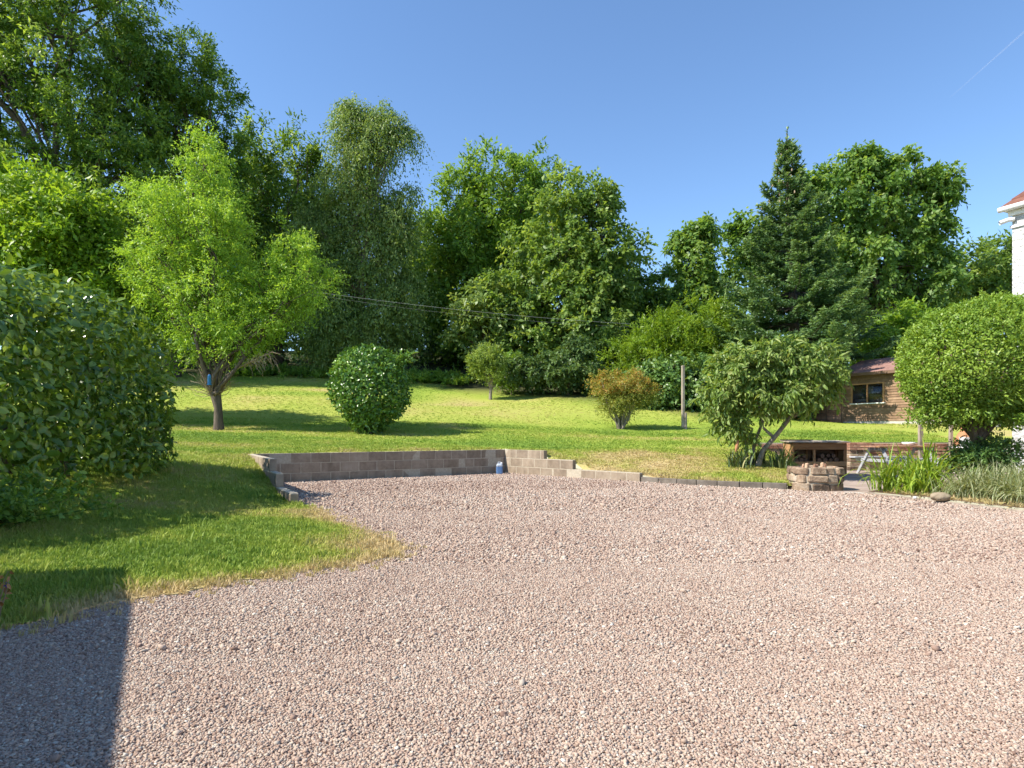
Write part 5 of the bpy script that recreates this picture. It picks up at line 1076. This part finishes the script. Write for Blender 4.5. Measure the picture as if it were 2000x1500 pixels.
V, F = tubes([(np.array([q, q + (.02, 0, .25), q + (.05, 0, .38)]), [.012, .010, .009])], 5); part('stalk', V, F, M['twig_dry'], pk); V, F = tubes([(np.array([q + (.05, 0, .36), q + (.07, 0, .46), q + (.09, 0, .58), q + (.10, 0, .64)]), [.02, .042, .034, .01])], 8); part('flower_head', V, F, M['terracotta'], pk)
for i, (px, dy, n, sz, lab) in enumerate(((1440, -.35, 46, .8, 'spiky sword leaved clump at the left foot of the dogwood'), (1525, -.1, 60, 1.0, 'tall dark sword leaved clump right of the dogwood trunk'), (1480, .35, 40, 1.0, 'dark sword leaved clump behind the dogwood trunk'))):
    c = on(px, Y + dy); rt = empty('sword_leaf_plant', c, lab, 'plant', 'sword leaved clumps under the dogwood')
    bl = blade_clump(n, r, c, .12, .40 * sz, .72 * sz, .8, .016)
    for V, F in bl: part('leaf', V, F, M['l_sword'], rt, {'var': ('FACE', np.full(len(F), r.uniform(0, 1) ** 1.6))})

# ------------------------------------------------------------------ round clipped tree at the right
r = RNG(260); Y = 10.6; base = np.array([(1908 - 1000) / FPX * 11.0, 11.0, .05]); root = empty('clipped_tree', base, 'big round topped clipped privet tree in front of the white house', 'tree')
LB_ = lobe_world([(1895, 700, 124, 108), (1860, 735, 92, 80), (1940, 650, 92, 74), (1930, 745, 105, 78), (2010, 700, 100, 112), (1866, 660, 72, 55)], 11.0)
zlo = at(1900, 818, 11.0)[2]
shell_bush(root, LB_, r, 1500, (.046, .028), 'l_privet', .16, T_DIA, .038, up=.5, hang=.05, cell=.16, keep=lambda P: P[:, 2] > zlo + .10 * vnoise(P[:, 0], P[:, 1], .3))
shell_bush(root, [(c, R * .88) for c, R in LB_], r, 620, (.09, .065), 'l_privet', .3, T_DIA, .05, name='inner_foliage', keep=lambda P: P[:, 2] > zlo - .05)
f = base + (.0, 0, .85); paths = [(np.array([base - (0, 0, .1), base + (.03, 0, .4), f]), [.13, .10, .10])] + [(wander(f, c + r.normal(0, .2, 3), 6, .06, r), np.linspace(.05, .012, 6)) for c, R in LB_ for _ in range(5)]
V, F = tubes(paths, 8); part('trunk', V, F, M['bark'], root, None, True)
C, O = clump_points([(at(1915, 806, 11.0), np.array([.95, .85, .14]))], .16, r, .15, .5, .9, 8); V, F, var = spray(C, O, r, nt=6, nl=5, tl=.16, droop=.3, up=-.1, leaf=(.05, .028), cv=.4); crown_part(root, V, F, var, 'l_privet', 'lower_sprays')
C, O = clump_points(LB_, .42, r, .03, 0, .6, 14); e_ = np.array([((C - c) / R) ** 2 for c, R in LB_]).sum(2).min(0); k = (e_ > .85) & (C[:, 2] > zlo + .1); V, F, var = spray(C[k], O[k], r, nt=3, nl=6, tl=.14, droop=.05, up=.6, leaf=(.05, .026), cv=.4); crown_part(root, V, F, np.clip(var + .2, 0, 1), 'l_privet', 'stray_shoots')
# dark shrubs under it
for i, (px, py, Yb, rx, ry, lab) in enumerate(((1938, 884, 10.9, 36, 30, 'dark small leaved shrub against the foot of the white house'), (1893, 892, 11.2, 28, 26, 'dark shrub under the clipped tree beside the picnic table'))):
    b_ = at(px, py, Yb); b_[2] = .06; rt = empty('low_shrub', b_, lab, 'shrub', 'low shrubs under the clipped tree'); LB2 = lobe_world([(px, py, rx, ry), (px - rx * .5, py + 14, rx * .7, ry * .6), (px + rx * .5, py + 12, rx * .7, ry * .7)], Yb)
    C, O = clump_points(LB2, .13, r, .14, .35, .8, 6); k = C[:, 2] > .08; V, F, var = spray(C[k], O[k], r, nt=6, nl=7, tl=.22, droop=.25, up=.3, leaf=(.055, .026), cv=.4); crown_part(rt, V, F, var, 'l_ivy', 'foliage')
    V, F = tubes([(wander(b_, C[j], 5, .1, r), np.linspace(.012, .004, 5)) for j in r.choice(len(C), 14, False)], 4); part('stems', V, F, M['bark'], rt)

# ------------------------------------------------------------------ bed at the right: day lily, striped grass, stones
def blade_thing(name, lab, cat, c, n, mat, r, pieces=True, **kw):
    rt = empty(name, c, lab, cat)
    bl = blade_clump(n, r, c, **kw)
    if pieces:
        for V, F in bl[:300]: part('leaf', V, F, M[mat], rt)
    else:
        V, F = join(bl); var = np.repeat(r.uniform(0, 1, n), len(bl[0][1])); tag(part('leaves', V, F, M[mat], rt, {'var': ('FACE', var)}), kind='stuff')
    return rt
r = RNG(270)
for (x, y, n, h0, h1, lab) in ((6.72, 11.35, 110, .45, .85, 'bright green strappy day lily clump arching over the patio edge'), (7.05, 11.0, 120, .55, .95, 'tall bright green day lily clump behind the oval stone'), (7.35, 11.35, 90, .5, .9, 'day lily clump furthest back beside the picnic table'), (6.78, 10.75, 80, .35, .65, 'low day lily clump closest to the timber edging')):
    blade_thing('day_lily', lab, 'plant', np.array([x, y, .05]), n, 'l_lily', r, True, spread=.12, h0=h0 * 1.15, h1=h1 * 1.2, lean=1.15, w=.014)
for (x, y, lab) in ((7.35, 10.15, 'pale striped grass clump next to the day lilies'), (7.62, 9.75, 'pale striped grass clump in the middle of the bed'), (7.55, 9.25, 'pale striped grass clump closest to the edging at the right edge'), (8.05, 10.2, 'pale striped grass clump behind the others'), (7.95, 9.45, 'pale striped grass clump at the right edge of the picture')):
    blade_thing('striped_grass', lab, 'grass', np.array([x, y, .05]), 600, 'l_striped', r, False, spread=.20, h0=.35, h1=.72, lean=1.25, w=.0075)
for (x, y, w, rz, mat, nm, lab) in ((6.72, 10.02, (.36, .20, .15), .2, 'river_stone', 'boulder', 'smooth oval brown boulder lying on the edging of the bed'), (6.50, 10.32, (.07, .05, .05), .5, 'white_pebble', 'pebble', 'small white pebble left of the oval boulder')):
    bm = bmesh.new(); bmesh.ops.create_icosphere(bm, subdivisions=3, radius=.5); me = bpy.data.meshes.new(nm)
    for v in bm.verts:
        nn = float(vnoise(v.co.x * 3 + 5, v.co.y * 3 + v.co.z * 2, .6, 7)); v.co = Vector((v.co.x * w[0], v.co.y * w[1], v.co.z * w[2])) * (.9 + .2 * nn)
    bm.to_mesh(me); bm.free(); me.polygons.foreach_set('use_smooth', np.ones(len(me.polygons), bool)); o = link(nm, me, M[mat]); o.location = (x, y, .03 + w[2] * .42); o.rotation_euler = (0, .05, rz); tag(o, lab, 'stone')
# dry litter in the bed
g = np.column_stack([r.uniform(6.5, 8.0, 700), r.uniform(8.8, 11.2, 700)]); g = g[inside(g[:, 0], g[:, 1], BED)]
n_ = len(g); scatter('dry_litter', np.column_stack([g, np.full(n_, .07)]), np.column_stack([r.normal(0, .8, n_), r.normal(0, .8, n_), r.uniform(0, 6.28, n_)]), np.full((n_, 3), 1.3), r.uniform(.7, 1, n_), r.integers(0, 3, n_), [tuft(i + 40, 7, .05, 1.2) for i in range(3)], M['grass'], 'dry straw litter on the soil of the bed', 'litter')

# ------------------------------------------------------------------ camellia hedge on the left
r = RNG(280); hb = np.array([-7.0, 8.4, Hs(-7.0, 8.4)]); root = empty('camellia_hedge', hb, 'tall dense glossy leaved camellia hedge on the left', 'hedge')
LB_ = [(np.array([-7.35, 8.0, .95]), np.array([1.86, 2.6, 2.06])), (np.array([-7.32, 9.15, 1.0]), np.array([1.80, 2.1, 2.28])), (np.array([-7.35, 6.35, .9]), np.array([1.82, 1.9, 1.96]))]
kp2 = lambda P: P[:, 2] > H(P[:, 0], P[:, 1]) + .10
o, P, O = shell_bush(root, LB_, r, 340, (.135, .076), 'l_camellia', .36, T_LEAF, .014, up=0, hang=.35, keep=kp2, cell=.4, pw=4.6, taper=.16, outw=.12); tag(o, kind='stuff')
shell_bush(root, [(c, R * .85) for c, R in LB_], r, 230, (.15, .10), 'l_camellia', .4, T_DIA, .04, name='inner_foliage', keep=kp2, pw=4.6, taper=.16)
V, F = tubes([(wander(np.array([x, y, Hs(x, y) - .1]), np.array([x + r.normal(0, .2), y + r.normal(0, .25), r.uniform(.9, 1.9)]), 6, .08, r), np.linspace(.04, .012, 6)) for x, y in zip(r.uniform(-8, -6.4, 26), r.uniform(6.4, 9.9, 26))], 6); part('stems', V, F, M['bark'], root)
vw = (np.abs(P[:, 0] / P[:, 1]) < .82) & ((O * unit(np.array([0, 0, EYE]) - P)).sum(1) > .25) & (P[:, 2] > .7); cand = np.where(vw)[0]; cand = cand[np.argsort(np.linalg.norm(P[cand], axis=1) + r.uniform(0, 2.2, len(cand)))][:300]
leaf_pieces(root, P[cand] + O[cand] * .01, O[cand], r, .145, .082, 'l_camellia_piece', 300, .12, hang=.35)
# weeds at its foot
for (x, y, n, lab) in ((-5.15, 6.55, 60, 'bright green leafy weeds at the near foot of the hedge'), (-5.0, 6.15, 40, 'small leafy weed patch nearest the camera at the left edge')):
    c = np.array([x, y, Hs(x, y)]); rt = empty('leafy_weed', c, lab, 'weed'); C = c + r.normal(0, 1, (n, 3)) * np.array([.30, .25, .16]); C[:, 2] = np.abs(C[:, 2] - c[2]) + c[2] + .08
    V, F, var = spray(C, unit(C - c + (0, 0, .05)), r, nt=5, nl=7, tl=.24, droop=.2, up=.6, leaf=(.055, .038), tpl=T_LEAF, cv=.3); crown_part(rt, V, F, var, 'l_weed', 'leaves')
    V, F = tubes([(wander(c, q, 4, .1, r), np.linspace(.006, .003, 4)) for q in C[:30]], 4); part('stems', V, F, M['l_weed'], rt)
# rough weeds along the far edge of the lawn
for i, (a, b, n, lab) in enumerate(((at(462, 741, 41), at(642, 741, 41), 150, 'strip of rough green weeds at the far lawn edge behind the willow'), (at(800, 741, 40), at(912, 744, 39), 120, 'strip of rough green weeds at the far lawn edge right of the laurel bush'))):
    r = RNG(300 + i); t = r.uniform(0, 1, n)[:, None]; C = a * (1 - t) + b * t + r.normal(0, 1, (n, 3)) * np.array([.2, .7, 0]); C[:, 2] = H(C[:, 0], C[:, 1]) + r.uniform(.05, .30, n)
    m_ = C.mean(0); m_[2] = Hs(m_[0], m_[1]); rt = empty('weed_strip', m_, lab, 'weeds'); V, F, var = spray(C, np.tile([0, 0, 1.0], (n, 1)), r, nt=8, nl=6, tl=.45, droop=.3, up=.4, leaf=(.16, .09)); tag(crown_part(rt, V, F, var, 'l_weed', 'leaves'), kind='stuff')
# orange leaved plant at the left edge, close to the camera
r = RNG(310); c = np.array([-2.98, 3.72, .01]); rt = empty('orange_leaved_plant', c, 'withered plant with orange leaves and a purple bloom at the left edge', 'plant')
paths = []; lv = []
for (dx, dy, h_) in ((.07, -.02, .24), (.03, .03, .28), (.06, -.05, .13), (-.04, .05, .22)):
    e = c + (dx, dy, h_); paths.append((wander(c, e, 6, .06, r, .04), np.linspace(.005, .002, 6)))
    for k in range(5): lv.append(e + r.normal(0, .012, 3) - np.array([.01, 0, .03]) * k)
V, F = tubes(paths, 4); part('stems', V, F, M['twig_dry'], rt)
for p_ in lv:
    A = unit(np.array([r.normal(.4, .4), r.normal(0, .4), r.normal(.1, .4)])); V, F = stamp(T_LEAF, p_[None], A[None], unit(r.normal(0, 1, (1, 3)) + (0, -.6, .6)), .042, .020); part('leaf', V, F, M['l_orange'], rt, {'var': ('FACE', np.full(len(F), r.uniform(0, 1)))})
p_ = c + (.055, -.02, .21); V, F = stamp(T_LEAF, p_ + r.normal(0, .004, (7, 3)), sph(r, 7), sph(r, 7), .024, .014); part('bloom', V, F, M['l_purple'], rt, {'var': ('FACE', np.full(len(F), .5))})
